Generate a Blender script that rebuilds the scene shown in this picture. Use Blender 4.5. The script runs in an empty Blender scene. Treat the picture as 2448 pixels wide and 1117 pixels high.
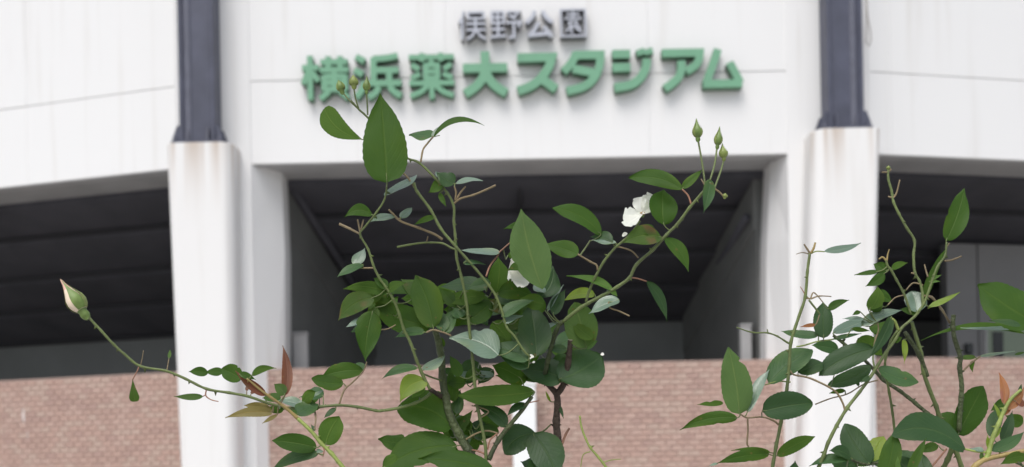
import bpy, bmesh, math, random
from mathutils import Vector, Matrix
random.seed(7)
R = random.Random(11)
D2R = math.radians
scene = bpy.context.scene
C = scene.collection

# ------------------------------------------------------------------ camera
F = 2733.0                       # focal length in photo pixels (photo 2448 wide)
EYE = Vector((0, 0, 1.5))
ROLL = D2R(1.12)
CX, HY = 1224.0, 1129.5          # column of the axis and row of the horizon
RV = Vector((math.cos(ROLL), 0, -math.sin(ROLL)))
UV_ = Vector((math.sin(ROLL), 0, math.cos(ROLL)))
FV = Vector((0, 1, 0))

def U(px, py, Y):
    """point of the place seen at photo pixel (px, py), Y metres in front of the camera"""
    return EYE + Y * (((px - CX) / F) * RV + ((HY - py) / F) * UV_ + FV)

cam_data = bpy.data.cameras.new('camera')
cam = bpy.data.objects.new('camera', cam_data)
C.objects.link(cam)
m = Matrix((RV, UV_, -FV)).transposed().to_4x4()
m.translation = EYE
cam.matrix_world = m
cam_data.sensor_width = 36
cam_data.lens = 36 * F / 2448
cam_data.shift_y = (HY - 558.5) / 2448
cam_data.clip_start = 0.02
cam_data.clip_end = 500
cam_data.dof.use_dof = True
cam_data.dof.focus_distance = 0.62
cam_data.dof.aperture_fstop = 15.0
scene.camera = cam

# ------------------------------------------------------------------ daylight
SUN_EL, SUN_AZ = 58, 200          # azimuth: where the light comes from, 180 = behind the camera
world = bpy.data.worlds.new('World')
scene.world = world
world.use_nodes = True
nt = world.node_tree
bg = nt.nodes['Background']
sky = nt.nodes.new('ShaderNodeTexSky')
sky.sky_type = 'NISHITA'
sky.sun_disc = False
sky.sun_elevation = D2R(SUN_EL)
sky.sun_rotation = D2R(SUN_AZ)
sky.air_density = 1.0
sky.dust_density = 3.0
sky.ozone_density = 0.6
hs = nt.nodes.new('ShaderNodeHueSaturation')        # thin even cloud takes most of the blue out
hs.inputs['Saturation'].default_value = 0.5
nt.links.new(sky.outputs[0], hs.inputs['Color']); nt.links.new(hs.outputs[0], bg.inputs[0])
bg.inputs[1].default_value = 0.12
sd = bpy.data.lights.new('sun', 'SUN')
sd.energy = 1.05
sd.angle = D2R(38)
sd.color = (1.0, 0.975, 0.95)
so = bpy.data.objects.new('sun', sd)
C.objects.link(so)
sdir = Vector((math.sin(D2R(SUN_AZ)) * math.cos(D2R(SUN_EL)), math.cos(D2R(SUN_AZ)) * math.cos(D2R(SUN_EL)), math.sin(D2R(SUN_EL))))
so.rotation_euler = sdir.to_track_quat('Z', 'Y').to_euler()
so.location = (0, -5, 12)
scene.view_settings.view_transform = 'Standard'
scene.view_settings.look = 'None'
scene.view_settings.gamma = 1
scene.view_settings.exposure = 0.64
scene.view_settings.use_curve_mapping = False

# ------------------------------------------------------------------ materials
def new_mat(name):
    mt = bpy.data.materials.new(name)
    mt.use_nodes = True
    n = mt.node_tree
    return mt, n, n.nodes, n.links, n.nodes['Principled BSDF']

def simple_mat(name, col, rough=0.7, noise=0.0, scale=3.0, bump=0.0, metallic=0.0, bscale=None, spec=0.5):
    mt, n, N, L, P = new_mat(name)
    P.inputs['Base Color'].default_value = (*col, 1)
    P.inputs['Roughness'].default_value = rough
    P.inputs['Metallic'].default_value = metallic
    P.inputs['Specular IOR Level'].default_value = spec
    tc = N.new('ShaderNodeTexCoord')
    if noise:
        nz = N.new('ShaderNodeTexNoise'); nz.inputs['Scale'].default_value = scale; nz.inputs['Detail'].default_value = 6
        L.new(tc.outputs['Object'], nz.inputs['Vector'])
        cr = N.new('ShaderNodeValToRGB')
        cr.color_ramp.elements[0].position = .3; cr.color_ramp.elements[1].position = .7
        cr.color_ramp.elements[0].color = (*[max(0, c * (1 - noise)) for c in col], 1)
        cr.color_ramp.elements[1].color = (*[min(1, c * (1 + noise)) for c in col], 1)
        L.new(nz.outputs[0], cr.inputs[0]); L.new(cr.outputs[0], P.inputs['Base Color'])
    if bump:
        nb = N.new('ShaderNodeTexNoise'); nb.inputs['Scale'].default_value = bscale or scale * 8; nb.inputs['Detail'].default_value = 4
        L.new(tc.outputs['Object'], nb.inputs['Vector'])
        b = N.new('ShaderNodeBump'); b.inputs['Strength'].default_value = bump; b.inputs['Distance'].default_value = .01
        L.new(nb.outputs[0], b.inputs['Height']); L.new(b.outputs[0], P.inputs['Normal'])
    return mt

def concrete_mat(name, col, streak=0.5, rust=0.0, ztop=None):
    """painted concrete: faint cloudiness, vertical rain streaks, rust runs below a height"""
    mt, n, N, L, P = new_mat(name)
    P.inputs['Roughness'].default_value = 0.6
    P.inputs['Specular IOR Level'].default_value = 0.3
    tc = N.new('ShaderNodeTexCoord')
    mp = N.new('ShaderNodeMapping'); mp.inputs['Scale'].default_value = (7, 7, .35)
    L.new(tc.outputs['Object'], mp.inputs[0])
    ns = N.new('ShaderNodeTexNoise'); ns.inputs['Scale'].default_value = 1; ns.inputs['Detail'].default_value = 5
    L.new(mp.outputs[0], ns.inputs['Vector'])
    r1 = N.new('ShaderNodeMapRange'); r1.inputs[1].default_value = .56; r1.inputs[2].default_value = .78; r1.inputs[3].default_value = 0; r1.inputs[4].default_value = streak
    L.new(ns.outputs[0], r1.inputs[0])
    nb = N.new('ShaderNodeTexNoise'); nb.inputs['Scale'].default_value = .9; nb.inputs['Detail'].default_value = 6
    L.new(tc.outputs['Object'], nb.inputs['Vector'])
    mx = N.new('ShaderNodeMix'); mx.data_type = 'RGBA'
    mx.inputs[6].default_value = (*col, 1); mx.inputs[7].default_value = (col[0] * .84, col[1] * .82, col[2] * .79, 1)
    ml = N.new('ShaderNodeMath'); ml.operation = 'MULTIPLY'
    L.new(r1.outputs[0], ml.inputs[0]); L.new(nb.outputs[0], ml.inputs[1])
    L.new(ml.outputs[0], mx.inputs[0])
    out = mx.outputs[2]
    if rust:
        sx = N.new('ShaderNodeSeparateXYZ'); L.new(tc.outputs['Object'], sx.inputs[0])
        rz = N.new('ShaderNodeMapRange'); rz.inputs[1].default_value = ztop - 1.1; rz.inputs[2].default_value = ztop; rz.inputs[3].default_value = 0; rz.inputs[4].default_value = 1
        L.new(sx.outputs[2], rz.inputs[0])
        pw = N.new('ShaderNodeMath'); pw.operation = 'POWER'; pw.inputs[1].default_value = 2.2; L.new(rz.outputs[0], pw.inputs[0])
        mp2 = N.new('ShaderNodeMapping'); mp2.inputs['Scale'].default_value = (9, 9, .25); mp2.inputs['Location'].default_value = (3.1, 0, 0)
        L.new(tc.outputs['Object'], mp2.inputs[0])
        n2 = N.new('ShaderNodeTexNoise'); n2.inputs['Scale'].default_value = 1; n2.inputs['Detail'].default_value = 3
        L.new(mp2.outputs[0], n2.inputs['Vector'])
        r2 = N.new('ShaderNodeMapRange'); r2.inputs[1].default_value = .45; r2.inputs[2].default_value = .66; r2.inputs[4].default_value = rust
        L.new(n2.outputs[0], r2.inputs[0])
        m2 = N.new('ShaderNodeMath'); m2.operation = 'MULTIPLY'; L.new(pw.outputs[0], m2.inputs[0]); L.new(r2.outputs[0], m2.inputs[1])
        mx2 = N.new('ShaderNodeMix'); mx2.data_type = 'RGBA'; mx2.inputs[7].default_value = (.36, .24, .14, 1)
        L.new(m2.outputs[0], mx2.inputs[0]); L.new(out, mx2.inputs[6]); out = mx2.outputs[2]
    L.new(out, P.inputs['Base Color'])
    bn = N.new('ShaderNodeTexNoise'); bn.inputs['Scale'].default_value = 45; L.new(tc.outputs['Object'], bn.inputs['Vector'])
    b = N.new('ShaderNodeBump'); b.inputs['Strength'].default_value = .12; b.inputs['Distance'].default_value = .004
    L.new(bn.outputs[0], b.inputs['Height']); L.new(b.outputs[0], P.inputs['Normal'])
    return mt

def leaf_mat(name, top, under, rough=0.42, trans=0.25, tcol=None, sheen=0.0, spec=0.5, blotch=None):
    """leaf blade: upper and lower face differ, paler midrib, side veins from the leaf's own u,v"""
    mt, n, N, L, P = new_mat(name)
    uvn = N.new('ShaderNodeUVMap'); uvn.uv_map = 'leaf'
    sx = N.new('ShaderNodeSeparateXYZ'); L.new(uvn.outputs[0], sx.inputs[0])
    tc = N.new('ShaderNodeTexCoord')
    def math_(op, a, b=None, c=None):
        k = N.new('ShaderNodeMath'); k.operation = op
        for i, v in enumerate((a, b, c)):
            if v is None: continue
            if isinstance(v, (int, float)): k.inputs[i].default_value = v
            else: L.new(v, k.inputs[i])
        return k.outputs[0]
    av = math_('ABSOLUTE', math_('SUBTRACT', sx.outputs[1], 0.5))       # 0 at midrib, .5 at the margin
    rib = math_('SUBTRACT', 1.0, math_('MINIMUM', math_('MULTIPLY', av, 24.0), 1.0))
    ph = math_('SUBTRACT', math_('MULTIPLY', sx.outputs[0], 9.0), math_('MULTIPLY', av, 7.0))
    tri = math_('ABSOLUTE', math_('SUBTRACT', math_('FRACT', ph), 0.5))
    vein = math_('SUBTRACT', 1.0, math_('MINIMUM', math_('MULTIPLY', tri, 9.0), 1.0))
    vv = math_('MAXIMUM', rib, math_('MULTIPLY', vein, 0.22))
    nz = N.new('ShaderNodeTexNoise'); nz.inputs['Scale'].default_value = 90; nz.inputs['Detail'].default_value = 4
    L.new(tc.outputs['Object'], nz.inputs['Vector'])
    oi = N.new('ShaderNodeObjectInfo')
    def two(col):
        a = N.new('ShaderNodeMix'); a.data_type = 'RGBA'
        a.inputs[6].default_value = (col[0] * .72, col[1] * .78, col[2] * .75, 1)
        a.inputs[7].default_value = (col[0] * 1.32, col[1] * 1.22, col[2] * 1.25, 1)
        f = math_('ADD', math_('MULTIPLY', nz.outputs[0], 0.75), math_('MULTIPLY', math_('SUBTRACT', oi.outputs['Random'], .35), 0.45))
        L.new(f, a.inputs[0])
        b = N.new('ShaderNodeMix'); b.data_type = 'RGBA'
        b.inputs[7].default_value = (min(1, col[0] * 2.2 + .03), min(1, col[1] * 1.6 + .03), min(1, col[2] * 1.7 + .01), 1)
        L.new(math_('MULTIPLY', vv, 0.42), b.inputs[0]); L.new(a.outputs[2], b.inputs[6])
        return b.outputs[2]
    geo = N.new('ShaderNodeNewGeometry')
    mx = N.new('ShaderNodeMix'); mx.data_type = 'RGBA'
    L.new(geo.outputs['Backfacing'], mx.inputs[0]); L.new(two(top), mx.inputs[6]); L.new(two(under), mx.inputs[7])
    col = mx.outputs[2]
    if blotch:
        nb = N.new('ShaderNodeTexNoise'); nb.inputs['Scale'].default_value = 120; nb.inputs['Detail'].default_value = 2
        L.new(tc.outputs['Object'], nb.inputs['Vector'])
        rr = N.new('ShaderNodeMapRange'); rr.inputs[1].default_value = .52; rr.inputs[2].default_value = .62
        L.new(nb.outputs[0], rr.inputs[0])
        ed = math_('MULTIPLY', rr.outputs[0], math_('MINIMUM', math_('MULTIPLY', av, 3.0), 1.0))
        mb = N.new('ShaderNodeMix'); mb.data_type = 'RGBA'; mb.inputs[7].default_value = (*blotch, 1)
        L.new(ed, mb.inputs[0]); L.new(col, mb.inputs[6]); col = mb.outputs[2]
    # scattered brown specks and yellowed nibbles
    ns = N.new('ShaderNodeTexVoronoi'); ns.inputs['Scale'].default_value = 210
    L.new(tc.outputs['Object'], ns.inputs['Vector'])
    nk = N.new('ShaderNodeTexNoise'); nk.inputs['Scale'].default_value = 38; L.new(tc.outputs['Object'], nk.inputs['Vector'])
    sp = math_('MULTIPLY', math_('LESS_THAN', ns.outputs['Distance'], .16), math_('GREATER_THAN', nk.outputs[0], .60))
    msp = N.new('ShaderNodeMix'); msp.data_type = 'RGBA'; msp.inputs[7].default_value = (.13, .085, .03, 1)
    L.new(math_('MULTIPLY', sp, 0 if 'petal' in name else .75), msp.inputs[0]); L.new(col, msp.inputs[6]); col = msp.outputs[2]
    # yellowing towards some margins
    ye = N.new('ShaderNodeMapRange'); ye.inputs[1].default_value = .5; ye.inputs[2].default_value = .75
    L.new(nk.outputs[0], ye.inputs[0])
    my = N.new('ShaderNodeMix'); my.data_type = 'RGBA'; my.inputs[7].default_value = (top[0] * 2.2 + .03, top[1] * 1.7 + .02, top[2] * 1.1, 1)
    L.new(math_('MULTIPLY', math_('MULTIPLY', ye.outputs[0], av), 0 if 'petal' in name else 1.1), my.inputs[0]); L.new(col, my.inputs[6]); col = my.outputs[2]
    L.new(col, P.inputs['Base Color'])
    rm = N.new('ShaderNodeMapRange'); rm.inputs[3].default_value = rough; rm.inputs[4].default_value = 0.75
    L.new(geo.outputs['Backfacing'], rm.inputs[0]); L.new(rm.outputs[0], P.inputs['Roughness'])
    P.inputs['Specular IOR Level'].default_value = spec
    if sheen:
        P.inputs['Coat Weight'].default_value = sheen; P.inputs['Coat Roughness'].default_value = .3
    bp = N.new('ShaderNodeBump'); bp.inputs['Strength'].default_value = .35; bp.inputs['Distance'].default_value = .0010
    hh = math_('SUBTRACT', math_('MULTIPLY', nz.outputs[0], .5), vv)
    L.new(hh, bp.inputs['Height']); L.new(bp.outputs[0], P.inputs['Normal'])
    tr = N.new('ShaderNodeBsdfTranslucent')
    tcol = tcol or (top[0] * 2.0 + .02, top[1] * 2.0 + .05, top[2] * .8)
    tr.inputs[0].default_value = (*tcol, 1)
    ms = N.new('ShaderNodeMixShader'); ms.inputs[0].default_value = trans
    L.new(P.outputs[0], ms.inputs[1]); L.new(tr.outputs[0], ms.inputs[2])
    L.new(ms.outputs[0], N['Material Output'].inputs['Surface'])
    return mt

M = {}
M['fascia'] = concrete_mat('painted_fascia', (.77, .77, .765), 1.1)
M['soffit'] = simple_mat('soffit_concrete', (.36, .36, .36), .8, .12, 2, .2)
M['pillar'] = concrete_mat('painted_pillar', (.765, .76, .75), .9, .6, 5.25)
M['steel'] = simple_mat('slate_steel_paint', (.062, .067, .100), .5, .18, 5, .05)
M['steel_light'] = simple_mat('pale_steel_paint', (.105, .11, .145), .55, .15, 6)  # lighter tone of the slate steel, for ribs and bolts
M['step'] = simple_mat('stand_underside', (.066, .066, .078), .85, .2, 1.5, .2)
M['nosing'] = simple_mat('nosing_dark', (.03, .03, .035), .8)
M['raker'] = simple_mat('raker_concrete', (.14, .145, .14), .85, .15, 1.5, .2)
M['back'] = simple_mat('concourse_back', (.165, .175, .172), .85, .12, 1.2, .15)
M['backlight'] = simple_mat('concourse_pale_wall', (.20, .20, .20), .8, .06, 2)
M['door'] = simple_mat('door_green_reflection', (.22, .27, .20), .5, .05, 2)  # green reflection on the door put into its base colour
M['dark'] = simple_mat('dark_glass', (.02, .022, .025), .2)
M['floor'] = simple_mat('concourse_floor', (.42, .42, .41), .8, .15, 3)
M['green_letter'] = simple_mat('green_letter_paint', (.150, .345, .215), .45, .05, 4)
M['grey_letter'] = simple_mat('grey_letter_metal', (.42, .44, .49), .4, .06, 6, metallic=.25)
M['green_side_shade'] = simple_mat('green_letter_side_shade', (.085, .17, .105), .6, .05, 4)  # underside shade of the green letters put into a darker side colour
M['grey_side_shade'] = simple_mat('grey_letter_side_shade', (.17, .17, .18), .5, .06, 6)  # grey letters: shade of the sides painted in likewise
M['mortar'] = simple_mat('tile_mortar', (.425, .30, .25), .9, .1, 30, .2)
M['white'] = simple_mat('white_post_paint', (.80, .82, .82), .5, .03, 4)
M['asphalt'] = simple_mat('forecourt_asphalt', (.06, .06, .06), .9, .3, 20, .4)
M['paving'] = simple_mat('paving_concrete', (.46, .45, .43), .85, .12, 6, .2)
M['soil'] = simple_mat('bed_soil', (.06, .042, .03), .95, .4, 25, .6)
M['cable'] = simple_mat('grey_cable', (.30, .28, .26), .6)
BR = [simple_mat('tile_' + n, c, .75, .14, 40, .15) for n, c in (
    ('rose', (.44, .30, .25)), ('pink', (.455, .32, .27)), ('brown', (.415, .283, .236)), ('buff', (.455, .335, .28)), ('dusk', (.395, .268, .228)))]
# plants
M['g'] = leaf_mat('leaf_green', (.035, .083, .012), (.052, .106, .016), .55, .30, spec=.22)
M['s'] = leaf_mat('leaf_sage', (.045, .10, .022), (.075, .135, .040), .55, .25, spec=.3)
M['d'] = leaf_mat('leaf_deep', (.023, .062, .017), (.045, .09, .03), .48, .18, sheen=.05, spec=.35)
M['t'] = leaf_mat('leaf_teal', (.036, .090, .028), (.06, .12, .05), .5, .18, sheen=.06, spec=.35)
M['p'] = leaf_mat('leaf_sky_sheen', (.125, .195, .14), (.11, .17, .10), .36, .10, sheen=.45, spec=.6)  # sky reflection on glossy leaves partly put into a paler base colour
M['c'] = leaf_mat('leaf_light', (.08, .16, .035), (.11, .19, .06), .5, .35, spec=.3)
M['y'] = leaf_mat('leaf_yellowgreen', (.16, .24, .03), (.20, .28, .05), .5, .35, blotch=(.10, .10, .02))
M['b'] = leaf_mat('leaf_blotched', (.045, .09, .015), (.06, .11, .02), .5, .3, blotch=(.12, .07, .03), spec=.25)
M['r'] = leaf_mat('leaf_red', (.125, .042, .018), (.13, .05, .022), .45, .22, tcol=(.34, .09, .03), blotch=(.10, .05, .02))
M['o'] = leaf_mat('leaf_olive', (.15, .13, .03), (.18, .15, .05), .5, .3, tcol=(.4, .3, .05))
M['n'] = leaf_mat('leaf_orange', (.25, .10, .03), (.28, .13, .045), .5, .3, tcol=(.5, .2, .05), blotch=(.22, .06, .03))
M['w'] = leaf_mat('petal_white', (.82, .83, .76), (.80, .81, .74), .6, .3, tcol=(.85, .86, .75))
M['cream'] = simple_mat('petal_cream', (.80, .66, .50), .55, .08, 200)
M['pink'] = simple_mat('petal_pink', (.72, .42, .34), .55, .1, 200)
M['bud'] = simple_mat('bud_green', (.13, .20, .045), .5, .25, 250)
M['bud2'] = simple_mat('bud_yellowgreen', (.20, .25, .06), .5, .3, 250)
M['stamen'] = simple_mat('stamen_ochre', (.45, .24, .06), .7, .3, 400)
M['stem'] = simple_mat('stem_green', (.115, .150, .045), .5, .3, 60, .15, bscale=500)
M['stem_y'] = simple_mat('stem_yellowgreen', (.24, .30, .07), .5, .3, 60, .15, bscale=500)
M['stem_o'] = simple_mat('stem_orange', (.31, .23, .08), .5, .3, 60, .15, bscale=500)
M['stem_b'] = simple_mat('stem_brown', (.21, .16, .085), .6, .35, 60, .2, bscale=500)
M['stem_r'] = simple_mat('stem_reddish', (.26, .13, .08), .6, .3, 60)
M['cane'] = simple_mat('cane_dark', (.060, .078, .028), .6, .45, 50, .4, bscale=350)
M['wood'] = simple_mat('cane_woody', (.060, .040, .028), .75, .4, 50, .5, bscale=350)
M['cut'] = simple_mat('cut_wood', (.55, .52, .38), .8)

# ------------------------------------------------------------------ helpers
def link(name, me, mats, parent=None, label=None):
    o = bpy.data.objects.new(name, me)
    C.objects.link(o)
    for x in (mats if isinstance(mats, (list, tuple)) else [mats]):
        if x is not None and len(me.materials) < 8: me.materials.append(x)
    if parent: o.parent = parent
    if label: o['label'] = label
    return o

def thing(name, label, cat, loc=(0, 0, 0), group=None):
    o = bpy.data.objects.new(name, None); C.objects.link(o)
    o.location = loc; o['label'] = label; o['category'] = cat
    if group: o['group'] = group
    return o

def mesh_from(verts, faces, name='mesh', smooth=False, mi=None):
    me = bpy.data.meshes.new(name)
    me.from_pydata([tuple(v) for v in verts], [], faces)
    if smooth: me.shade_smooth()
    if mi: me.polygons.foreach_set('material_index', mi)
    me.update()
    return me

def box_mesh(x0, x1, y0, y1, z0, z1, bevel=0.0, seg=2, frame=None, name='mesh'):
    bm = bmesh.new()
    vs = [bm.verts.new((x, y, z)) for z in (z0, z1) for y in (y0, y1) for x in (x0, x1)]
    for f in ((0, 2, 3, 1), (4, 5, 7, 6), (0, 1, 5, 4), (2, 6, 7, 3), (0, 4, 6, 2), (1, 3, 7, 5)):
        bm.faces.new([vs[i] for i in f])
    if bevel: bmesh.ops.bevel(bm, geom=bm.edges[:], offset=bevel, segments=seg, affect='EDGES', profile=.5)
    if frame: bmesh.ops.transform(bm, matrix=frame, verts=bm.verts)
    bmesh.ops.recalc_face_normals(bm, faces=bm.faces)
    me = bpy.data.meshes.new(name); bm.to_mesh(me); bm.free()
    return me

def prism_mesh(poly_bottom, poly_top, bevel=0.0, seg=3, name='mesh'):
    bm = bmesh.new(); n = len(poly_bottom)
    a = [bm.verts.new(p) for p in poly_bottom]; b = [bm.verts.new(p) for p in poly_top]
    bm.faces.new(a[::-1]); bm.faces.new(b)
    for i in range(n): bm.faces.new((a[i], a[(i + 1) % n], b[(i + 1) % n], b[i]))
    if bevel: bmesh.ops.bevel(bm, geom=bm.edges[:], offset=bevel, segments=seg, affect='EDGES', profile=.5)
    bmesh.ops.recalc_face_normals(bm, faces=bm.faces)
    me = bpy.data.meshes.new(name); bm.to_mesh(me); bm.free()
    return me

def structure(o):
    o['kind'] = 'structure'; return o

# ------------------------------------------------------------------ ground
def sheet(name, x0, x1, y0, y1, z, mat):
    return structure(link(name, mesh_from([(x0, y0, z), (x1, y0, z), (x1, y1, z), (x0, y1, z)], [(0, 1, 2, 3)], name), mat))
sheet('ground', -200, 200, -200, 200, 0, M['asphalt'])
sheet('pavement', -30, 30, -8, 13.2, .004, M['paving'])
sheet('planting_bed', -2.2, 2.2, .2, 1.3, .03, M['soil'])

# ------------------------------------------------------------------ stadium
CLx, CRx = U(500, 600, 13).x, U(2012, 600, 13).x        # bay corners (pillar axes)
YF = 13.0
Z_FB = U(1250, 380, YF).z                               # underside of the fascia
Z_J = U(1250, 182, YF).z                                # joint between the two panel rows
Z_TOP = Z_J + 3.0
AL, AR = D2R(17), D2R(12)

def bay_frame(which):
    if which == 0: x, y, o = Vector((1, 0, 0)), Vector((0, 1, 0)), Vector((CLx, YF, 0))
    elif which < 0: x, y, o = Vector((math.cos(AL), -math.sin(AL), 0)), Vector((math.sin(AL), math.cos(AL), 0)), Vector((CLx, YF, 0))
    else: x, y, o = Vector((math.cos(AR), math.sin(AR), 0)), Vector((-math.sin(AR), math.cos(AR), 0)), Vector((CRx, YF, 0))
    mm = Matrix((x, y, Vector((0, 0, 1)))).transposed().to_4x4(); mm.translation = o
    return mm
BW = CRx - CLx
FR = {-1: bay_frame(-1), 0: bay_frame(0), 1: bay_frame(1)}
SPAN = {-1: (-10.0, 0), 0: (0, BW), 1: (0, 10.0)}

stadium = thing('stadium', 'white curved stadium front with slate steel posts above dark open concourse', 'stadium', (0, YF, 0))
def part(name, me, mats, parent=None, label=None):
    """world-space mesh made a child of the stadium (or of one of its parts)"""
    p = parent or stadium
    o = link(name, me, mats, p, label)
    o.matrix_parent_inverse = (Matrix.Translation((0, YF, 0))).inverted() if p is stadium else Matrix.Identity(4)
    return o

FASC_J = {-1: [-10.0, -7.4, -4.9, -2.45, -.0], 0: [0, BW * .38, BW * .70, BW], 1: [0, .66, 2.55, 4.6, 7.2, 10.0]}
for b in (-1, 0, 1):
    js = FASC_J[b]
    for i in range(len(js) - 1):
        for (z0, z1) in ((Z_FB, Z_J - .004), (Z_J + .004, Z_TOP)):
            a0, a1 = js[i] + .0004, js[i + 1] - .0004
            pr = R.uniform(0, .0015)
            part('fascia_panel', box_mesh(a0, a1, pr, .16, z0 + R.uniform(0, .001), z1, .004, 1, FR[b]), M['fascia'])
    s0, s1 = SPAN[b]
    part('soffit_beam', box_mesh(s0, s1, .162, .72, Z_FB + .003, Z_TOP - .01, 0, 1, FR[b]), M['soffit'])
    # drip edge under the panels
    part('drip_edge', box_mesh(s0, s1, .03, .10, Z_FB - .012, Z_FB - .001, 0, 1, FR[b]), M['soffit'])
    zs = [3.50, 3.24, 2.86, 2.53]
    for i, z in enumerate(zs):
        d0 = .722 + .8 * i
        e0, e1 = (s0 - .0, s1 + .0)
        zn = zs[i + 1] if i < 3 else 2.16
        za, zb = EYE.z + z, EYE.z + zn + .085
        q = [(d0, za), (d0 + .79, zb), (d0 + .79, zb + .5), (d0, za + .6)]
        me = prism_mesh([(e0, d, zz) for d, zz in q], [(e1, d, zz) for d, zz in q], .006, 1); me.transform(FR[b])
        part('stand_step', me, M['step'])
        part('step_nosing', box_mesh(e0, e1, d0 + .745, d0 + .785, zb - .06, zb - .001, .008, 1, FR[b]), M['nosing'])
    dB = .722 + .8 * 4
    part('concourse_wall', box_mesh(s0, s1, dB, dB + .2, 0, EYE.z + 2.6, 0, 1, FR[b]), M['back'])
    part('concourse_floor', box_mesh(s0, s1, .9, dB, 1.0, 1.2, 0, 1, FR[b]), M['floor'])
    # deck above so the inside stays closed to the sky
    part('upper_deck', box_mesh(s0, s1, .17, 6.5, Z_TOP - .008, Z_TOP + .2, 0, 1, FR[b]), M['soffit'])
part('side_wall', box_mesh(-10.2, -10.0, .2, 5.2, 0, Z_TOP, 0, 1, FR[-1]), M['back'])
part('side_wall', box_mesh(10.0, 10.2, .2, 5.2, 0, Z_TOP, 0, 1, FR[1]), M['back'])

def raker(pa, pb, w, side, h=.62):
    """inclined beam whose inner upper edge runs pa -> pb"""
    d = (pb - pa); d.z = 0; d.normalize()
    n = Vector((d.y, -d.x, 0)) * side
    def sec(p): return [p, p + n * w, p + n * w - Vector((0, 0, h)), p - Vector((0, 0, h))]
    A, B = sec(pa), sec(pb)
    return prism_mesh(A, B, .02, 2)
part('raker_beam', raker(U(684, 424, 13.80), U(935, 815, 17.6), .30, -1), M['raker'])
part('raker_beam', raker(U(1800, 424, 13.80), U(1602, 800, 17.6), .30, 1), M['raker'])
def partition(pa, pb, px):
    q = [U(px, 700, 15.0), pb]
    a = [Vector((pa.x, pa.y, 1.2)), Vector((pb.x, pb.y, 1.2))]
    n = (pb - pa).cross(Vector((0, 0, 1))).normalized() * (.12 if pa.x < 0 else -.12)
    return prism_mesh([a[0] - n * .2, a[1] - n * .2, a[1] - n, a[0] - n], [pa - n * .2 - Vector((0, 0, .6)), pb - n * .2 - Vector((0, 0, .3)), pb - n - Vector((0, 0, .3)), pa - n - Vector((0, 0, .6))])
part('partition_wall', partition(U(684, 424, 13.80), U(935, 815, 17.6), 690), M['raker'])
part('partition_wall', partition(U(1800, 424, 13.80), U(1602, 800, 17.6), 1820), M['raker'])
# drain pipes running down the rakers
def tube(pts, radii, n=8, name='mesh', caps=True, rng=None):
    vs, fs = [], []
    up = Vector((0, 1, 0))
    prev = None
    for i, p in enumerate(pts):
        t = (pts[min(i + 1, len(pts) - 1)] - pts[max(i - 1, 0)])
        if t.length < 1e-9: t = Vector((0, 0, 1))
        t.normalize()
        if prev is None:
            a = t.cross(up)
            if a.length < .05: a = t.cross(Vector((1, 0, 0)))
        else: a = prev - t * prev.dot(t)
        a.normalize(); prev = a; b = t.cross(a)
        r = radii[i]
        for k in range(n):
            th = 2 * math.pi * k / n
            rr = r * (1 + (rng.uniform(-.07, .07) if rng else 0))
            vs.append(p + (a * math.cos(th) + b * math.sin(th)) * rr)
    for i in range(len(pts) - 1):
        for k in range(n):
            fs.append((i * n + k, i * n + (k + 1) % n, (i + 1) * n + (k + 1) % n, (i + 1) * n + k))
    if caps:
        fs.append(tuple(range(n - 1, -1, -1))); fs.append(tuple((len(pts) - 1) * n + k for k in range(n)))
    return vs, fs
pp = [U(700, 452, 13.9), U(820, 640, 15.4), U(925, 822, 17.3), U(900, 845, 17.4)]
v, f = tube(pp, [.055] * 4); part('drain_pipe', mesh_from(v, f, smooth=True), M['step'])
pp = [U(1785, 520, 13.9), U(1716, 640, 15.4), U(1640, 795, 17.2), U(1600, 808, 17.4)]
v, f = tube(pp, [.055] * 4); part('drain_pipe', mesh_from(v, f, smooth=True), M['step'])
v, f = tube([U(1243, 425, 13.78), U(1244, 516, 14.4)], [.03, .03]); part('conduit', mesh_from(v, f, smooth=True), M['nosing'])
part('pipe_box', box_mesh(U(1592, 820, 17.2).x, U(1640, 820, 17.2).x, 17.1, 17.4, U(1600, 822, 17.2).z, U(1600, 780, 17.2).z, .02), M['step'])

# pillars: tapered nose with rounded arrises, and the pier behind it
def pillar(xl_t, xr_t, xl_b, xr_b, ztop, yb, x_in, side):
    y0 = 12.6
    def ring(a, b, z):
        out = []; r0, r1 = (.07, .13) if side > 0 else (.13, .07)
        for k in range(7):
            t = math.pi / 2 * k / 6; out.append((a + r0 - r0 * math.cos(t), y0 + r0 * 1.3 - r0 * 1.3 * math.sin(t), z))
        for k in range(7):
            t = math.pi / 2 * k / 6; out.append((b - r1 + r1 * math.sin(t), y0 + r1 * 1.3 - r1 * 1.3 * math.cos(t), z))
        return out + [(b, yb, z), (a, yb, z)]
    p = part('pillar', prism_mesh(ring(xl_b, xr_b, 0), ring(xl_t, xr_t, ztop), .012, 2), M['pillar'])
    return p
lt, lb = U(395, 345, 12.6), U(429, 1117, 12.6)
rt = U(556, 345, 12.6); rb = U(567, 1117, 12.6)
k = (lt.z) / (lt.z - lb.z)
ZPL = U(480, 340, 12.6).z
pL = pillar(lt.x, rt.x, lt.x + (lb.x - lt.x) * k, rt.x + (rb.x - rt.x) * k, ZPL, YF - .014, 0, 1)
lt, lb = U(1950, 305, 12.6), U(1912, 1117, 12.6)
rt, rb = U(2107, 305, 12.6), U(2088, 1117, 12.6)
lt = U(1945, 305, 12.6); lb = U(1918, 1117, 12.6)
ZPR = U(2020, 306, 12.6).z
k = (lt.z) / (lt.z - lb.z)
pR = pillar(lt.x, rt.x, lt.x + (lb.x - lt.x) * k, rt.x + (rb.x - rt.x) * k, ZPR, YF - .014, 0, -1)
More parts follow.
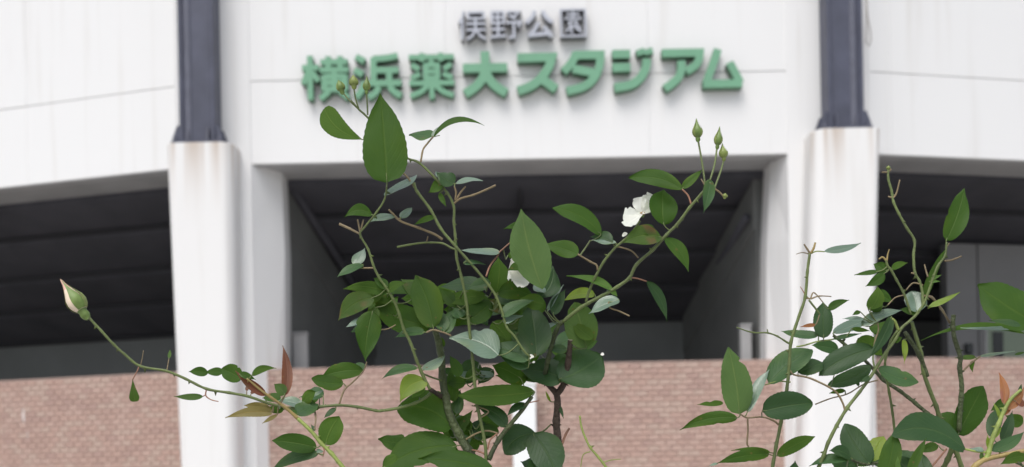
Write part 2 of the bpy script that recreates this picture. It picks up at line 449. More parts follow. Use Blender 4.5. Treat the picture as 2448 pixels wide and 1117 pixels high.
for pl, zt in ((pL, ZPL), (pR, ZPR)):
    pl['label'] = 'rust streaked right hand pillar' if pl is pR else 'left hand pillar with grey streaks'
# piers (fin walls running inward behind the pillars)
PD = .40                                                # the splayed cheeks end where the beam does
xi = U(604, 560, YF).x; xe = U(690, 700, YF + PD).x
def pier(front, side, inner, sgn, cheek):
    """pier whose splayed cheek narrows into the beam at the top: sections from the ground up"""
    secs = []
    for (z, px) in cheek:
        xb = U(px, HY - (z - EYE.z) / (YF + PD) * F, YF + PD).x
        secs.append([(side, YF - .012, z), (front, YF - .012, z), (front, YF, z), (xb, YF + PD, z), (xb, YF + .75, z), (inner, YF + .75, z)])
    vs = [p for q in secs for p in q]; n = 6; fs = []
    for i in range(len(secs) - 1):
        for k in range(n): fs.append((i * n + k, i * n + (k + 1) % n, (i + 1) * n + (k + 1) % n, (i + 1) * n + k))
    fs += [tuple(range(n)), tuple((len(secs) - 1) * n + k for k in range(n))]
    me = mesh_from(vs, fs, 'pier')
    bm = bmesh.new(); bm.from_mesh(me); bmesh.ops.recalc_face_normals(bm, faces=bm.faces); bm.to_mesh(me); bm.free()
    return me
def zat(y): return EYE.z + (HY - y) / F * (YF + PD)
xj = U(1886, 560, YF).x
part('pier', pier(xi, CLx - .35, CLx - .1, 1, [(0, 683), (zat(600), 681), (zat(430), 674), (Z_TOP, 672)]), M['fascia'])
part('pier', pier(xj, CRx + .35, CRx + .1, -1, [(0, 1831), (zat(600), 1833), (zat(430), 1841), (Z_TOP, 1843)]), M['fascia'])

# steel posts on the pillars: H section with base plate and gussets
def steel_post(xc, z0, w, flip):
    h = w / 2; y0 = 12.66
    st = part('steel_post', box_mesh(xc - h, xc - h + .045, y0, y0 + .30, z0 + .03, Z_TOP + .4, .006, 1), M['steel'])
    def sub(name, me, mt):
        o = link(name, me, mt, st); return o
    sub('flange', box_mesh(xc + h - .045, xc + h, y0, y0 + .30, z0 + .03, Z_TOP + .4, .006, 1), M['steel'])
    sub('web', box_mesh(xc - h + .046, xc + h - .046, y0 + .022, y0 + .125, z0 + .03, Z_TOP + .4), M['steel'])
    v, f = tube([Vector((xc - .095 * flip, y0 + .05, z0 + .03)), Vector((xc - .095 * flip, y0 + .05, Z_TOP + .4))], [.05, .05], 14)
    sub('rib', mesh_from(v, f, smooth=False), M['steel_light'])
    sub('base_plate', box_mesh(xc - h - .085, xc + h + .085, y0 - .04, y0 + .318, z0 + .001, z0 + .029, .004, 1), M['steel'])
    for s in (-1, 1):
        for yy in (y0 + .02, y0 + .25):
            x0 = xc + s * (h + .001); x1 = xc + s * (h + .085)
            a = [(x0, yy, z0 + .03), (x1, yy, z0 + .03), (x1, yy, z0 + .07), (x0 + s * .03, yy, z0 + .21), (x0, yy, z0 + .21)]
            b = [(p[0], p[1] + .02, p[2]) for p in a]
            sub('gusset', prism_mesh(a, b), M['steel'])
    for s in (-.6, .55):
        x0 = xc + s * h
        a = [(x0, y0 - .035, z0 + .03), (x0, y0 + .05, z0 + .03), (x0, y0 + .05, z0 + .2), (x0, y0 - .01, z0 + .16)]
        sub('gusset', prism_mesh(a, [(p[0] + .02, p[1], p[2]) for p in a]), M['steel'])
    for s in (-1, 1):
        v, f = tube([Vector((xc + s * (h + .05), y0 + .0, z0 + .03)), Vector((xc + s * (h + .05), y0 + .0, z0 + .075))], [.02, .02], 6)
        sub('bolt', mesh_from(v, f), M['steel_light'])
xa = U(469, 200, 12.66).x; xb = U(2022, 200, 12.66).x
steel_post(xa, ZPL, .395, 1)
steel_post(xb, ZPR, .395, -1)
pts = [U(2071, -10, 12.7), U(2074, 40, 12.7), U(2081, 75, 12.7), U(2082, 98, 12.7), U(2077, 110, 12.7), U(2070, 104, 12.7), U(2072, 60, 12.7), U(2070, -10, 12.7)]
v, f = tube(pts, [.007] * len(pts), 6); part('cable', mesh_from(v, f, smooth=True), M['cable'])

# pale inner wall and door in the right bay
fx = FR[1]; inv = fx.inverted()
def bx(px, py, d):      # distance along the right bay at which pixel column px meets depth d
    o = EYE; dr = (U(px, py, 1) - EYE)
    yv = fx.to_3x3() @ Vector((0, 1, 0)); p0 = fx @ Vector((0, d, 0))
    t = (p0 - o).dot(yv) / dr.dot(yv)
    return inv @ (o + dr * t)
q0, q1 = bx(2262, 600, 1.9), bx(2336, 600, 1.9)
zt = bx(2300, 583, 1.9).z
part('inner_wall_panel', box_mesh(q0.x, q1.x - .012, 1.9, 2.05, 1.2, zt, 0, 1, fx), M['backlight'])
part('inner_wall_panel', box_mesh(q1.x + .012, 6.9, 1.9, 2.05, bx(2400, 778, 1.9).z, zt, 0, 1, fx), M['backlight'])
part('inner_wall_panel', box_mesh(q1.x + .012, bx(2352, 820, 1.9).x, 1.9, 2.05, 1.2, bx(2400, 780, 1.9).z, 0, 1, fx), M['backlight'])
dr = part('door', box_mesh(bx(2360, 820, 1.9).x, bx(2520, 820, 1.9).x, 1.93, 1.99, 1.2, bx(2400, 784, 1.9).z, .006, 1, fx), M['door'])
link('door_window', box_mesh(bx(2376, 820, 1.9).x, bx(2401, 820, 1.9).x, 1.915, 1.94, bx(2390, 868, 1.9).z, bx(2390, 793, 1.9).z, .004, 1, fx), M['dark'], dr)
link('door_frame', box_mesh(bx(2353, 820, 1.9).x, bx(2359, 820, 1.9).x, 1.88, 2.02, 1.2, bx(2400, 782, 1.9).z, .004, 1, fx), M['soffit'], dr)
part('wall_box', box_mesh(bx(2304, 820, 1.9).x, bx(2320, 820, 1.9).x, 1.83, 1.899, bx(2310, 846, 1.9).z, bx(2310, 822, 1.9).z, .01, 1, fx), M['dark'])

# short pale posts just inside the opening
def short_post(px0, px1, ytop, Y, label):
    t = thing('inner_post', label, 'post', (U((px0 + px1) / 2, ytop, Y).x, Y, 1.2), 'pale posts standing inside the opening')
    p0, p1 = U(px0, ytop, Y), U(px1, ytop, Y)
    w = p1.x - p0.x; h = p0.z - 1.2
    link('shaft', box_mesh(-w / 2, w / 2, -.06, .06, 0, h - .03, .008, 1), M['soffit'], t)
    link('cap', box_mesh(-w / 2 - .01, w / 2 + .01, -.07, .07, h - .029, h, .006, 1), M['soffit'], t)
short_post(701, 736, 796, 13.98, 'pale grey post inside the opening beside the left pillar')
short_post(1768, 1794, 776, 13.86, 'pale grey post inside the opening beside the right pillar')

# ------------------------------------------------------------------ tiled walls
TL, TH, JT = .128, .058, .0055
def tile_mesh(w):
    """one facing tile, chamfered, centred at its back face"""
    h, d, c = TH / 2, .012, .003
    w /= 2
    vs = [(-w, 0, -h), (w, 0, -h), (w, 0, h), (-w, 0, h), (-w + c, -d, -h + c), (w - c, -d, -h + c), (w - c, -d, h - c), (-w + c, -d, h - c)]
    fs = [(4, 5, 6, 7), (0, 1, 5, 4), (1, 2, 6, 5), (2, 3, 7, 6), (3, 0, 4, 7)]
    return vs, fs
def brick_wall(which, a0, a1, d, ztop, label, vis_rows, vis_range):
    t = thing('brick_wall', label, 'wall', FR[which] @ Vector((a0, d, 0)))
    rot = FR[which].to_3x3().to_4x4()
    t.rotation_euler = rot.to_euler()
    L_ = a1 - a0
    core = link('wall_core', box_mesh(0, L_, 0, .25, 0, ztop), M['mortar'], t)
    nrow = int(ztop / (TH + JT))
    shared = {}
    items = []
    for r in range(nrow):
        z = ztop - JT * .3 - TH / 2 - r * (TH + JT)
        x = -(TL + JT) * (.5 if r % 2 else 0.0) - .03
        while x < L_:
            x0, x1 = max(x, .002), min(x + TL, L_ - .002)
            if x1 - x0 > .02: items.append((r, (x0 + x1) / 2, z, round(x1 - x0, 3)))
            x += TL + JT
    vis = [it for it in items if it[0] < vis_rows and vis_range[0] <= it[1] <= vis_range[1]]
    vis.sort(key=lambda it: (it[0], it[1]))
    if len(vis) > 300: vis = sorted(vis, key=lambda it: (it[0] * .0655) ** 2 * 1.0 + 0 * it[1])[:300]
    from mathutils import noise as _n
    def shade(it):
        q = _n.noise(Vector((it[1] * 3.1, it[2] * 4.3, which * 7.7)))
        w_dark = max(.2, 2.2 - q * 7); return R.choices(range(5), (5, 4 + q * 4, w_dark * 1.4, 4 + q * 5, w_dark))[0]
    vset = set((it[0], it[1]) for it in vis)
    for it in vis:
        mi = shade(it)
        key = (it[3], mi)
        if key not in shared:
            v, f = tile_mesh(it[3]); me = mesh_from(v, f, 'brick'); me.materials.append(BR[mi]); shared[key] = me
        o = bpy.data.objects.new('brick', shared[key]); C.objects.link(o); o.parent = t
        o.location = (it[1], -.0005 + R.uniform(-.0018, .0004), it[2] + R.uniform(-.0006, .0006))
        o.rotation_euler = (R.uniform(-.01, .01), R.uniform(-.006, .006), R.uniform(-.006, .006))
    vs, fs, mi = [], [], []
    for it in items:
        if (it[0], it[1]) in vset: continue
        v, f = tile_mesh(it[3]); n = len(vs); k = shade(it); dy = R.uniform(-.0022, 0)
        vs += [(p[0] + it[1], p[1] + dy, p[2] + it[2]) for p in v]
        for q in f: fs.append(tuple(i + n for i in q)); mi.append(k)
    me = mesh_from(vs, fs, 'brickwork', mi=mi)
    o = link('brickwork', me, BR, t); o['kind'] = 'stuff'
    cp = link('coping', box_mesh(-.0, L_, -.016, .266, ztop + .002, ztop + .016, .006, 2), M['coping'], t)
    return t
M['coping'] = simple_mat('coping_tile', (.50, .37, .32), .7, .12, 8)
DW = .16
ZW = U(1500, 863, YF + DW).z - .03
xwl = U(634, 1000, YF + DW).x - CLx; xwr = U(1876, 1000, YF + DW).x - CLx
brick_wall(0, xwl - .04, xwr + .06, DW, ZW, 'pinkish brown tiled wall between the two white pillars', 21, (0, 9))
zl = U(200, 887 + 2, YF + DW + .75).z
brick_wall(-1, -9.95, -.1, DW - .02, ZW, 'pinkish brown tiled wall left of the left pillar, pale scuff on it', 22, (7.2, 9.85))
brick_wall(1, .1, 9.9, DW - .06, ZW, 'pinkish brown tiled wall right of the rust stained pillar', 22, (0.0, 2.4))
# worn pale scuff on the left wall: a flake of old render
def scuff(px, py, w, h, name='paint_scuff'):
    fr = FR[-1]; iv = fr.inverted(); d = DW - .02 - .0165
    nrm = fr.to_3x3() @ Vector((0, 1, 0)); dr_ = U(px, py, 1) - EYE
    t_ = (fr @ Vector((0, d, 0)) - EYE).dot(nrm) / dr_.dot(nrm); c = iv @ (EYE + dr_ * t_)
    n = 14; f0, f1 = [], []
    for i in range(n):
        a = 2 * math.pi * i / n; rr = R.uniform(.7, 1.1)
        q = (c.x + math.cos(a) * w * rr + .12 * math.sin(a) * -w, c.z + math.sin(a) * h * rr)
        f0.append(fr @ Vector((q[0], d, q[1]))); f1.append(fr @ Vector((q[0], d + .004, q[1])))
    o = link(name, prism_mesh([tuple(p) for p in f0], [tuple(p) for p in f1]), M['scuff'], wallL)
    o.matrix_parent_inverse = wallL_inv
wallL = [o for o in C.objects if o.name.startswith('brick_wall') and 'scuff' in o.get('label', '')][0]
bpy.context.view_layer.update(); wallL_inv = wallL.matrix_world.inverted()
M['scuff'] = simple_mat('pale_scuff', (.62, .55, .52), .8, .15, 60)
scuff(56, 993, .020, .105); scuff(66, 1040, .006, .05)

# white post in front of the tiled wall
wp = thing('white_post', 'white square post standing before the tiled wall behind the rose stems', 'post', (U(1253, 1000, 12.9).x, 12.9, 0))
w_ = 56 / F * 12.9; hz = U(1253, 915, 12.9).z
link('shaft', box_mesh(-w_ / 2, w_ / 2, -w_ / 2, w_ / 2, .02, hz - .04, .012, 2), M['white'], wp)
link('cap', box_mesh(-w_ / 2 - .012, w_ / 2 + .012, -w_ / 2 - .012, w_ / 2 + .012, hz - .039, hz, .01, 2), M['white'], wp)
link('foot', box_mesh(-w_ / 2 - .04, w_ / 2 + .04, -w_ / 2 - .04, w_ / 2 + .04, .005, .019, .003, 1), M['white'], wp)

# ------------------------------------------------------------------ sign letters
from mathutils.geometry import delaunay_2d_cdt
GLYPH = {
 '大': (16, [[(2,37),(98,37)], [(50,0),(50,36),(45,58),(30,78),(6,95)], [(50,36),(56,58),(71,78),(95,95)]]),
 'ス': (18, [[(4,9),(88,9),(80,34),(60,64),(34,84),(4,95)], [(58,62),(76,76),(97,93)]]),
 'タ': (16, [[(37,3),(26,26),(5,49)], [(33,9),(95,9),(91,40),(76,68),(52,86),(12,96)], [(28,42),(78,53)]]),
 'ジ': (17, [[(0,12),(46,12)], [(0,44),(46,44)], [(88,24),(84,48),(68,72),(44,86),(4,92)], [(70,1),(75,15)], [(91,0),(95,14)]]),
 'ア': (16, [[(2,9),(97,9),(93,30),(80,44),(62,54)], [(50,28),(50,50),(40,72),(8,96)]]),
 'ム': (16, [[(41,2),(30,36),(11,88)], [(4,90),(97,90)], [(68,36),(92,88)]]),
 '横': (10.5, [[(17,0),(17,100)], [(0,27),(36,27)], [(14,34),(2,64)], [(22,38),(35,58)], [(40,15),(98,15)], [(56,2),(56,30)], [(82,2),(82,30)], [(38,33),(100,33)],
        [(47,48),(92,48)], [(47,44),(47,80)], [(92,44),(92,80)], [(47,77),(92,77)], [(69,34),(69,76)], [(47,62),(92,62)], [(57,82),(38,98)], [(81,82),(99,98)]]),
 '浜': (11.5, [[(4,5),(22,16)], [(0,35),(18,46)], [(21,62),(16,80),(3,98)], [(93,4),(70,9),(40,11)], [(41,8),(41,66)], [(41,37),(94,37)], [(74,38),(74,64)], [(28,66),(100,66)],
        [(52,74),(44,88),(29,98)], [(74,73),(84,86),(99,96)]]),
 '薬': (9.5, [[(2,9),(98,9)], [(30,0),(30,19)], [(70,0),(70,19)], [(37,24),(37,58)], [(63,24),(63,58)], [(34,27),(66,27)], [(37,41),(63,41)], [(34,55),(66,55)], [(52,16),(47,26)],
        [(8,25),(24,36)], [(6,55),(26,46)], [(92,25),(76,36)], [(94,55),(74,46)], [(2,66),(98,66)], [(50,56),(50,101)], [(43,69),(28,84),(4,94)], [(57,69),(72,84),(96,94)]]),
 '俣': (8.5, [[(20,0),(14,22),(2,42)], [(13,26),(13,100)], [(34,6),(94,6)], [(36,4),(36,30)], [(92,4),(92,30)], [(34,27),(94,27)], [(28,45),(99,45)], [(28,66),(99,66)], [(62,28),(62,66)],
        [(60,68),(50,86),(30,99)], [(66,68),(78,86),(99,99)]]),
 '野': (8.5, [[(4,5),(46,5)], [(6,3),(6,46)], [(44,3),(44,46)], [(4,24),(46,24)], [(4,44),(46,44)], [(25,4),(25,92)], [(4,66),(46,66)], [(0,93),(50,89)],
        [(54,6),(94,6),(74,24)], [(60,17),(82,31)], [(52,43),(98,43),(90,60)], [(76,43),(76,94),(60,96)]]),
 '公': (13, [[(34,1),(24,26),(3,46)], [(62,1),(74,26),(97,46)], [(48,44),(34,68),(18,88)], [(10,92),(84,85)], [(64,60),(78,78),(92,99)]]),
 '園': (7.5, [[(4,4),(96,4)], [(4,1),(4,100)], [(96,1),(96,100)], [(4,96),(96,96)], [(26,20),(74,20)], [(50,11),(50,34)], [(18,34),(82,34)], [(34,46),(66,46)], [(36,44),(36,62)], [(64,44),(64,62)], [(34,60),(66,60)],
        [(48,61),(22,80)], [(44,68),(44,88)], [(56,62),(82,84)], [(78,64),(60,74)]]),
}
def letter(ch, box, Y, mat, parent, ext, origin):
    """raised character: strokes with their own width, joined flat, then given depth"""
    wd, strokes = GLYPH[ch]
    a, b = U(box[0], box[3], Y), U(box[2], box[1], Y)
    W = (box[2] - box[0]) / F * Y; H = (box[3] - box[1]) / F * Y
    c = (a + b) / 2
    hw = wd / 100 * min(W, H) / 2 * (1.12 if mat is M['green_letter'] else 1.0)
    V2, FS = [], []
    for st in strokes:
        P = [Vector(((x / 100 - .5) * (W - 2 * hw * .6), (.5 - y / 100) * (H - 2 * hw * .6))) for x, y in st]
        if len(P) > 2 and ch != '野':          # round the bends
            Q = []
            for i in range(len(P) - 1):
                p0, p1, p2, p3 = P[max(i - 1, 0)], P[i], P[i + 1], P[min(i + 2, len(P) - 1)]
                sharp = (p1 - p0).length > 1e-6 and (p2 - p1).angle(p1 - p0) > 1.0
                sharp2 = (p3 - p2).length > 1e-6 and (p3 - p2).angle(p2 - p1) > 1.0
                q0 = p1 if sharp else p0; q3 = p2 if sharp2 else p3
                for t in (0, .25, .5, .75):
                    Q.append(.5 * ((2 * p1) + (-q0 + p2) * t + (2 * q0 - 5 * p1 + 4 * p2 - q3) * t * t + (-q0 + 3 * p1 - 3 * p2 + q3) * t ** 3))
            Q.append(P[-1]); P = Q
        L_, R_ = [], []
        for i in range(len(P)):
            d0 = (P[i] - P[i - 1]).normalized() if i else None
            d1 = (P[i + 1] - P[i]).normalized() if i < len(P) - 1 else None
            if d0 is None: d0 = d1
            if d1 is None: d1 = d0
            n0 = Vector((-d0.y, d0.x)); n1 = Vector((-d1.y, d1.x)); n = n0 + n1
            n = n / max(n.length_squared / 2, .35)
            L_.append(P[i] + n * hw); R_.append(P[i] - n * hw)
        base = len(V2); poly = L_ + R_[::-1]
        # a stroke is laid as overlapping quads so sharp bends stay clean
        k = len(P); V2 += L_ + R_
        for i in range(k - 1): FS.append([base + i, base + k + i, base + k + i + 1, base + i + 1])
    vv, ee, ff, ov, oe, of = delaunay_2d_cdt(V2, [], FS, 0, 1e-6, True)
    keep = [f for f, o in zip(ff, of) if o]
    bm = bmesh.new()
    bv = [bm.verts.new((c.x + p.x - origin.x, YF - .003 - origin.y, c.z + p.y - origin.z)) for p in vv]
    for f in keep:
        try: bm.faces.new([bv[i] for i in f])
        except ValueError: pass
    bmesh.ops.delete(bm, geom=[v for v in bm.verts if not v.link_faces], context='VERTS')
    bmesh.ops.recalc_face_normals(bm, faces=bm.faces)
    front0 = len(bm.faces)
    r = bmesh.ops.extrude_face_region(bm, geom=bm.faces[:])
    bmesh.ops.translate(bm, verts=[g for g in r['geom'] if isinstance(g, bmesh.types.BMVert)], vec=(0, -ext, 0))
    bmesh.ops.recalc_face_normals(bm, faces=bm.faces)
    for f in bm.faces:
        if abs(f.normal.y) < .5: f.material_index = 1  # side faces take the painted-in shade
    me = bpy.data.meshes.new('letter'); bm.to_mesh(me); bm.free()
    return link('letter', me, [mat, M['green_side_shade' if mat is M['green_letter'] else 'grey_side_shade']], parent, 'character ' + ch)
so_ = U(1250, 60, YF)
sg1 = thing('park_name_sign', 'small grey raised characters spelling 俣野公園 high on the white fascia', 'sign', so_)
for ch, bxx in (('俣', (1095, 26, 1163, 98)), ('野', (1170, 25, 1248, 96)), ('公', (1253, 24, 1326, 94)), ('園', (1337, 21, 1403, 92))):
    letter(ch, bxx, YF - .10, M['grey_letter'], sg1, .12, so_)
so2 = U(1250, 180, YF)
sg2 = thing('stadium_name_sign', 'large green raised characters spelling 横浜薬大スタジアム across the white fascia', 'sign', so2)
for ch, bxx, of in (('横', (719, 130, 838, 243), .018), ('浜', (843, 126, 964, 240), .022), ('薬', (972, 124, 1092, 240), .018), ('大', (1098, 118, 1222, 236), .036),
                ('ス', (1227, 124, 1338, 228), .042), ('タ', (1336, 118, 1447, 228), .042), ('ジ', (1458, 112, 1564, 224), .042), ('ア', (1575, 113, 1682, 222), .042), ('ム', (1670, 111, 1782, 216), .042)):
    letter(ch, bxx, YF - .11, M['green_letter'], sg2, .125, so2)
#PLANTS
# ------------------------------------------------------------------ rose bushes
def catmull(P, seg=4):
    out = []
    for i in range(len(P) - 1):
        p0, p1, p2, p3 = P[max(i - 1, 0)], P[i], P[i + 1], P[min(i + 2, len(P) - 1)]
        for k in range(seg):
            t = k / seg
            out.append(.5 * ((2 * p1) + (-p0 + p2) * t + (2 * p0 - 5 * p1 + 4 * p2 - p3) * t * t + (-p0 + 3 * p1 - 3 * p2 + p3) * t ** 3))
    out.append(P[-1].copy()); return out

class Bush:
    def __init__(s, name, label, loc, group, Y):
        s.root = thing(name, label, 'rose bush', loc, group); s.loc = Vector(loc); s.Y = Y
        s.samples = []                      # (px, py, world point, radius)
        s.count = 0
    def near(s, x, y, lim):
        best, bd = None, lim
        for q in s.samples:
            d = math.hypot(q[0] - x, q[1] - y)
            if d < bd: bd, best = d, q
        return best, bd
    def stem(s, pts, r0, r1=None, mat='stem', Y=None, dY=None, cut=False, thorns=True, label=None):
        """a shoot through photo points; starts at the depth of the shoot it springs from"""
        r1 = r1 if r1 is not None else r0
        L = [0]
        for a, b in zip(pts, pts[1:]): L.append(L[-1] + math.hypot(b[0] - a[0], b[1] - a[1]))
        if Y is None:
            a, _ = s.near(*pts[0], 18); b, _ = s.near(*pts[-1], 18)
            rnd = R.uniform(-1, 1) * min(.028, L[-1] / F * s.Y * .45) if dY is None else dY
            if a and b: Y = (a[2].y, b[2].y)
            elif a: Y = (a[2].y, a[2].y + rnd)
            elif b: Y = (b[2].y + rnd, b[2].y)
            else: Y = (s.Y + rnd, s.Y + rnd)
        elif not isinstance(Y, tuple): Y = (Y, Y)
        W = [U(p[0], p[1], Y[0] + (Y[1] - Y[0]) * l / L[-1]) for p, l in zip(pts, L)]
        C_ = catmull(W, 5)
        n = len(C_)
        if mat in ('stem', 'stem_b', 'stem_r') and r0 > 2.6: r0, r1 = r0 * .8, r1 * .85
        rad = []
        for i in range(n):
            t = i / (n - 1); r = (r0 + (r1 - r0) * t) / F * C_[i].y
            rad.append(r * (1 + .05 * math.sin(i * 1.7 + r0)))
        for i, k in enumerate(range(0, n, 5)):                     # slightly swollen nodes
            if 0 < k < n - 1 and r0 > 2.4: rad[k] *= 1.16
        Pl = [p - s.loc for p in C_]
        vs, fs = tube(Pl, rad, 8, rng=R)
        mi = [0] * len(fs)
        mats = [M[mat]]
        if cut:
            mats.append(M['cut']); mi[-1] = 1
        if thorns and r0 > 2.6:
            acc = 0; nxt = R.uniform(.006, .018)
            for i in range(1, n - 1):
                acc += (Pl[i] - Pl[i - 1]).length
                if acc > nxt:
                    acc = 0; nxt = R.uniform(.007, .018)
                    t = (Pl[i + 1] - Pl[i - 1]).normalized(); side = Vector((R.uniform(-1, 1), R.uniform(-.7, .5), R.uniform(-.5, .5)))
                    side = (side - t * side.dot(t)).normalized(); r = rad[i]; b = len(vs); q = t.cross(side)
                    o = Pl[i] + side * r * .7; tip = Pl[i] + side * (r + R.uniform(.0011, .0024)) - t * .0005
                    vs += [o + t * .0008, o + q * .0004, o - t * .0008, o - q * .0004, tip]
                    for k in range(4): fs.append((b + k, b + (k + 1) % 4, b + 4)); mi.append(0)
        me = mesh_from(vs, fs, 'stem', smooth=True, mi=mi)
        o = link('stem', me, mats, s.root, label); s.count += 1
        for i in range(n - 1):
            for k in (0, .5):
                w = C_[i].lerp(C_[i + 1], k); d = w - EYE
                X = d.dot(RV) / d.y; V = d.dot(UV_) / d.y
                s.samples.append((CX + X * F, HY - V * F, w, rad[i]))
        return o
    def blade(s, P0, ax, tip_px, w, kind, el, az, fold, arch, bend, shape, Y0, dY, teeth, bites, wav):
        pass
    def leaf(s, bx, by, tx, ty, w, kind='g', el=None, az=None, fold=.12, arch=.06, bend=0, shape=None, dz=None, Yb=None,
             pet=True, teeth=.018, bite=None, name='leaf', label=None, parent=None, under=None, maxpet=62, roll=None):
        near, nd = s.near(bx, by, maxpet)
        if Yb is None: Yb = near[2].y if near else s.Y + R.uniform(-.02, .02)
        if dz: Yb += dz
        P0 = U(bx, by, Yb)
        if el is None: el = {'p': 52, 'd': 34, 't': 42, 'g': R.uniform(2, 22), 's': R.uniform(-8, 12)}.get(kind, R.uniform(0, 30))
        if az is None: az = R.uniform(-22, 22)
        if under is None: under = kind == 's' or (kind in 'g' and R.random() < .35)
        e, a_ = D2R(el), D2R(az)
        n = Vector((math.sin(a_) * math.cos(e), -math.cos(a_) * math.cos(e), math.sin(e)))
        r = (U(tx, ty, 1) - EYE)
        den = r.dot(n)
        flat = (U(tx, ty, Yb) - P0).length
        t = (P0 - EYE).dot(n) / den if abs(den) > .05 else Yb
        lim = .55 * flat
        t = min(max(t, Yb - lim), Yb + lim)
        P1 = EYE + r * t
        A = P1 - P0; Ln = A.length; A.normalize()
        n = (n - A * n.dot(A)).normalized()
        Wd = n.cross(A).normalized()
        # apparent width across the picture axis
        view = (P0 - EYE).normalized()
        Ap = (A - view * A.dot(view)).normalized(); Q = view.cross(Ap)
        kx = max(abs(Wd.dot(Q)), .28)
        hw = w / 2 / F * Yb / kx * (1.08 if name == 'leaf' else 1)
        hw = min(hw, Ln * .75) if name == 'leaf' else hw
        sgn = 1 if Wd.dot(Q) > 0 else -1
        a, b = shape or (R.uniform(.50, .62), R.uniform(.82, 1.02))
        if name == 'leaf' and b > .36: b += .12
        w *= 1.08 if name == 'leaf' else 1
        um = a / (a + b); mxv = um ** a * (1 - um) ** b
        NU, NV = 26, 8
        if w < 14: NU, NV = 14, 4
        ph = R.uniform(0, 6); wv = .05 if kind not in 'w' else .12
        acum = R.uniform(.25, .5)
        if not bend: bend = R.uniform(-.09, .09) * w
        arch = arch + R.uniform(-.03, .07); curl = R.uniform(-.25, .45)
        if name == 'leaf' and bite is None and w > 30 and R.random() < .35: bite = [(R.choice((-1, 1)), R.uniform(.3, .85), R.uniform(.08, .22), R.uniform(.02, .05))]
        vs, uvs = [], []
        if abs(tx - bx) >= abs(ty - by): bs = 1 if Wd.z > 0 else -1
        else: bs = 1 if Wd.x > 0 else -1
        bendm = bend / F * Yb * bs / kx
        for i in range(NU + 1):
            u = i / NU
            h = hw * (max(u, 1e-4) ** a) * (max(1 - u, 1e-4) ** b) / mxv
            if name == 'leaf': h *= 1 - acum * math.exp(-((1 - u) / .13) ** 2)
            h = max(h, .0002)
            for j in range(NV + 1):
                v = -1 + 2 * j / NV
                hh = h
                if teeth and abs(v) > .99: hh *= 1 + teeth * (1 if i % 2 else -.6) * (1 + R.uniform(-.5, .5))
                if bite:
                    for (sd_, ub, amt, wb) in bite:
                        if v * sd_ * sgn > 0: hh *= 1 - amt * math.exp(-((u - ub) / wb) ** 2)
                p = P0 + A * (u * Ln) + Wd * (v * hh + bendm * 4 * u * (1 - u))
                up = fold * abs(v) * hh + wv * hw * math.sin(u * 9 + ph + v * 1.5) * abs(v) - arch * Ln * (u * u * 1.0 - u * .35) \
                    + R.uniform(-1, 1) * .008 * hw + (curl * hw * .5 * max(0, abs(v) - .55) ** 2 * 4 * math.sin(u * 5 + ph) if name == 'leaf' else 0)
                p = p + n * up
                vs.append(p - s.loc); uvs.append((u, (v + 1) / 2))
        fs = []
        for i in range(NU):
            for j in range(NV):
                k = i * (NV + 1) + j
                q = (k, k + 1, k + NV + 2, k + NV + 1)
                fs.append(q)
        # winding so that the upper face looks along +n
        c0 = (vs[fs[0][1]] - vs[fs[0][0]]).cross(vs[fs[0][3]] - vs[fs[0][0]])
        want = -1 if under else 1
        if c0.dot(n) * want < 0: fs = [q[::-1] for q in fs]
        nb = len(fs); mi = [0] * nb
        if pet and near and nd > 2.0 and name == 'leaf':
            p0 = near[2] - s.loc; p3 = P0 - s.loc
            mid = p0.lerp(p3, .5) + Vector((0, 0, -.12 * (p3 - p0).length))
            tv, tf = tube(catmull([p0, mid, p3, p3 + A * Ln * .12 - n * .0003], 3), [1.7 / F * Yb * (.95 ** q) for q in range(10)], 5)
            b0 = len(vs); vs += tv; uvs += [(0, .5)] * len(tv)
            fs += [tuple(q + b0 for q in f) for f in tf]; mi += [1] * len(tf)
        me = mesh_from(vs, fs, name, smooth=True, mi=mi)
        uvl = me.uv_layers.new(name='leaf')
        for lp in me.loops: uvl.data[lp.index].uv = uvs[lp.vertex_index]
        o = link(name, me, [M[kind], M['stem_b' if kind in 'rno' else 'stem']], parent or s.root, label); s.count += 1
        return o
    def leaves(s, rows):
        for rw in rows:
            kw = rw[6] if len(rw) > 6 else {}
            s.leaf(*rw[:6], **kw)
    def bud(s, bx, by, tx, ty, w, kind='bud', open_=False, label=None, long_tip=True):
        near, nd = s.near(bx, by, 30)
        Yb = near[2].y if near else s.Y
        P0, P1 = U(bx, by, Yb), U(tx, ty, Yb)
        A = (P1 - P0); Ln = A.length; A.normalize()
        X = A.cross(Vector((0, 1, 0))).normalized(); Z = A.cross(X)
        R_ = w / 2 / F * Yb
        prof = [(0, .18), (.05, .42), (.12, .52), (.19, .46), (.23, .58), (.32, .88), (.42, 1.0), (.52, .93), (.62, .70), (.74, .42), (.86, .20), (.96, .10), (1, .03)] if long_tip else \
               [(0, .25), (.07, .5), (.16, .58), (.24, .62), (.34, .86), (.46, 1.0), (.58, .97), (.70, .82), (.82, .58), (.92, .32), (1, .08)]
        N_ = 14; vs = []
        for u, r in prof:
            for k in range(N_):
                th = 2 * math.pi * k / N_
                vs.append(P0 + A * (u * Ln) + (X * math.cos(th) + Z * math.sin(th)) * (r * R_ * (.96 if u > .22 else 1)) - s.loc)
        fs = [(i * N_ + k, i * N_ + (k + 1) % N_, (i + 1) * N_ + (k + 1) % N_, (i + 1) * N_ + k) for i in range(len(prof) - 1) for k in range(N_)]
        fs.append(tuple(range(N_))); fs.append(tuple((len(prof) - 1) * N_ + k for k in range(N_))[::-1])
        mi = [0 if (f[0] // N_) < 4 else (2 if open_ and f[0] // N_ >= 9 else 1) for f in fs]
        core = M['cream'] if open_ else M[kind]
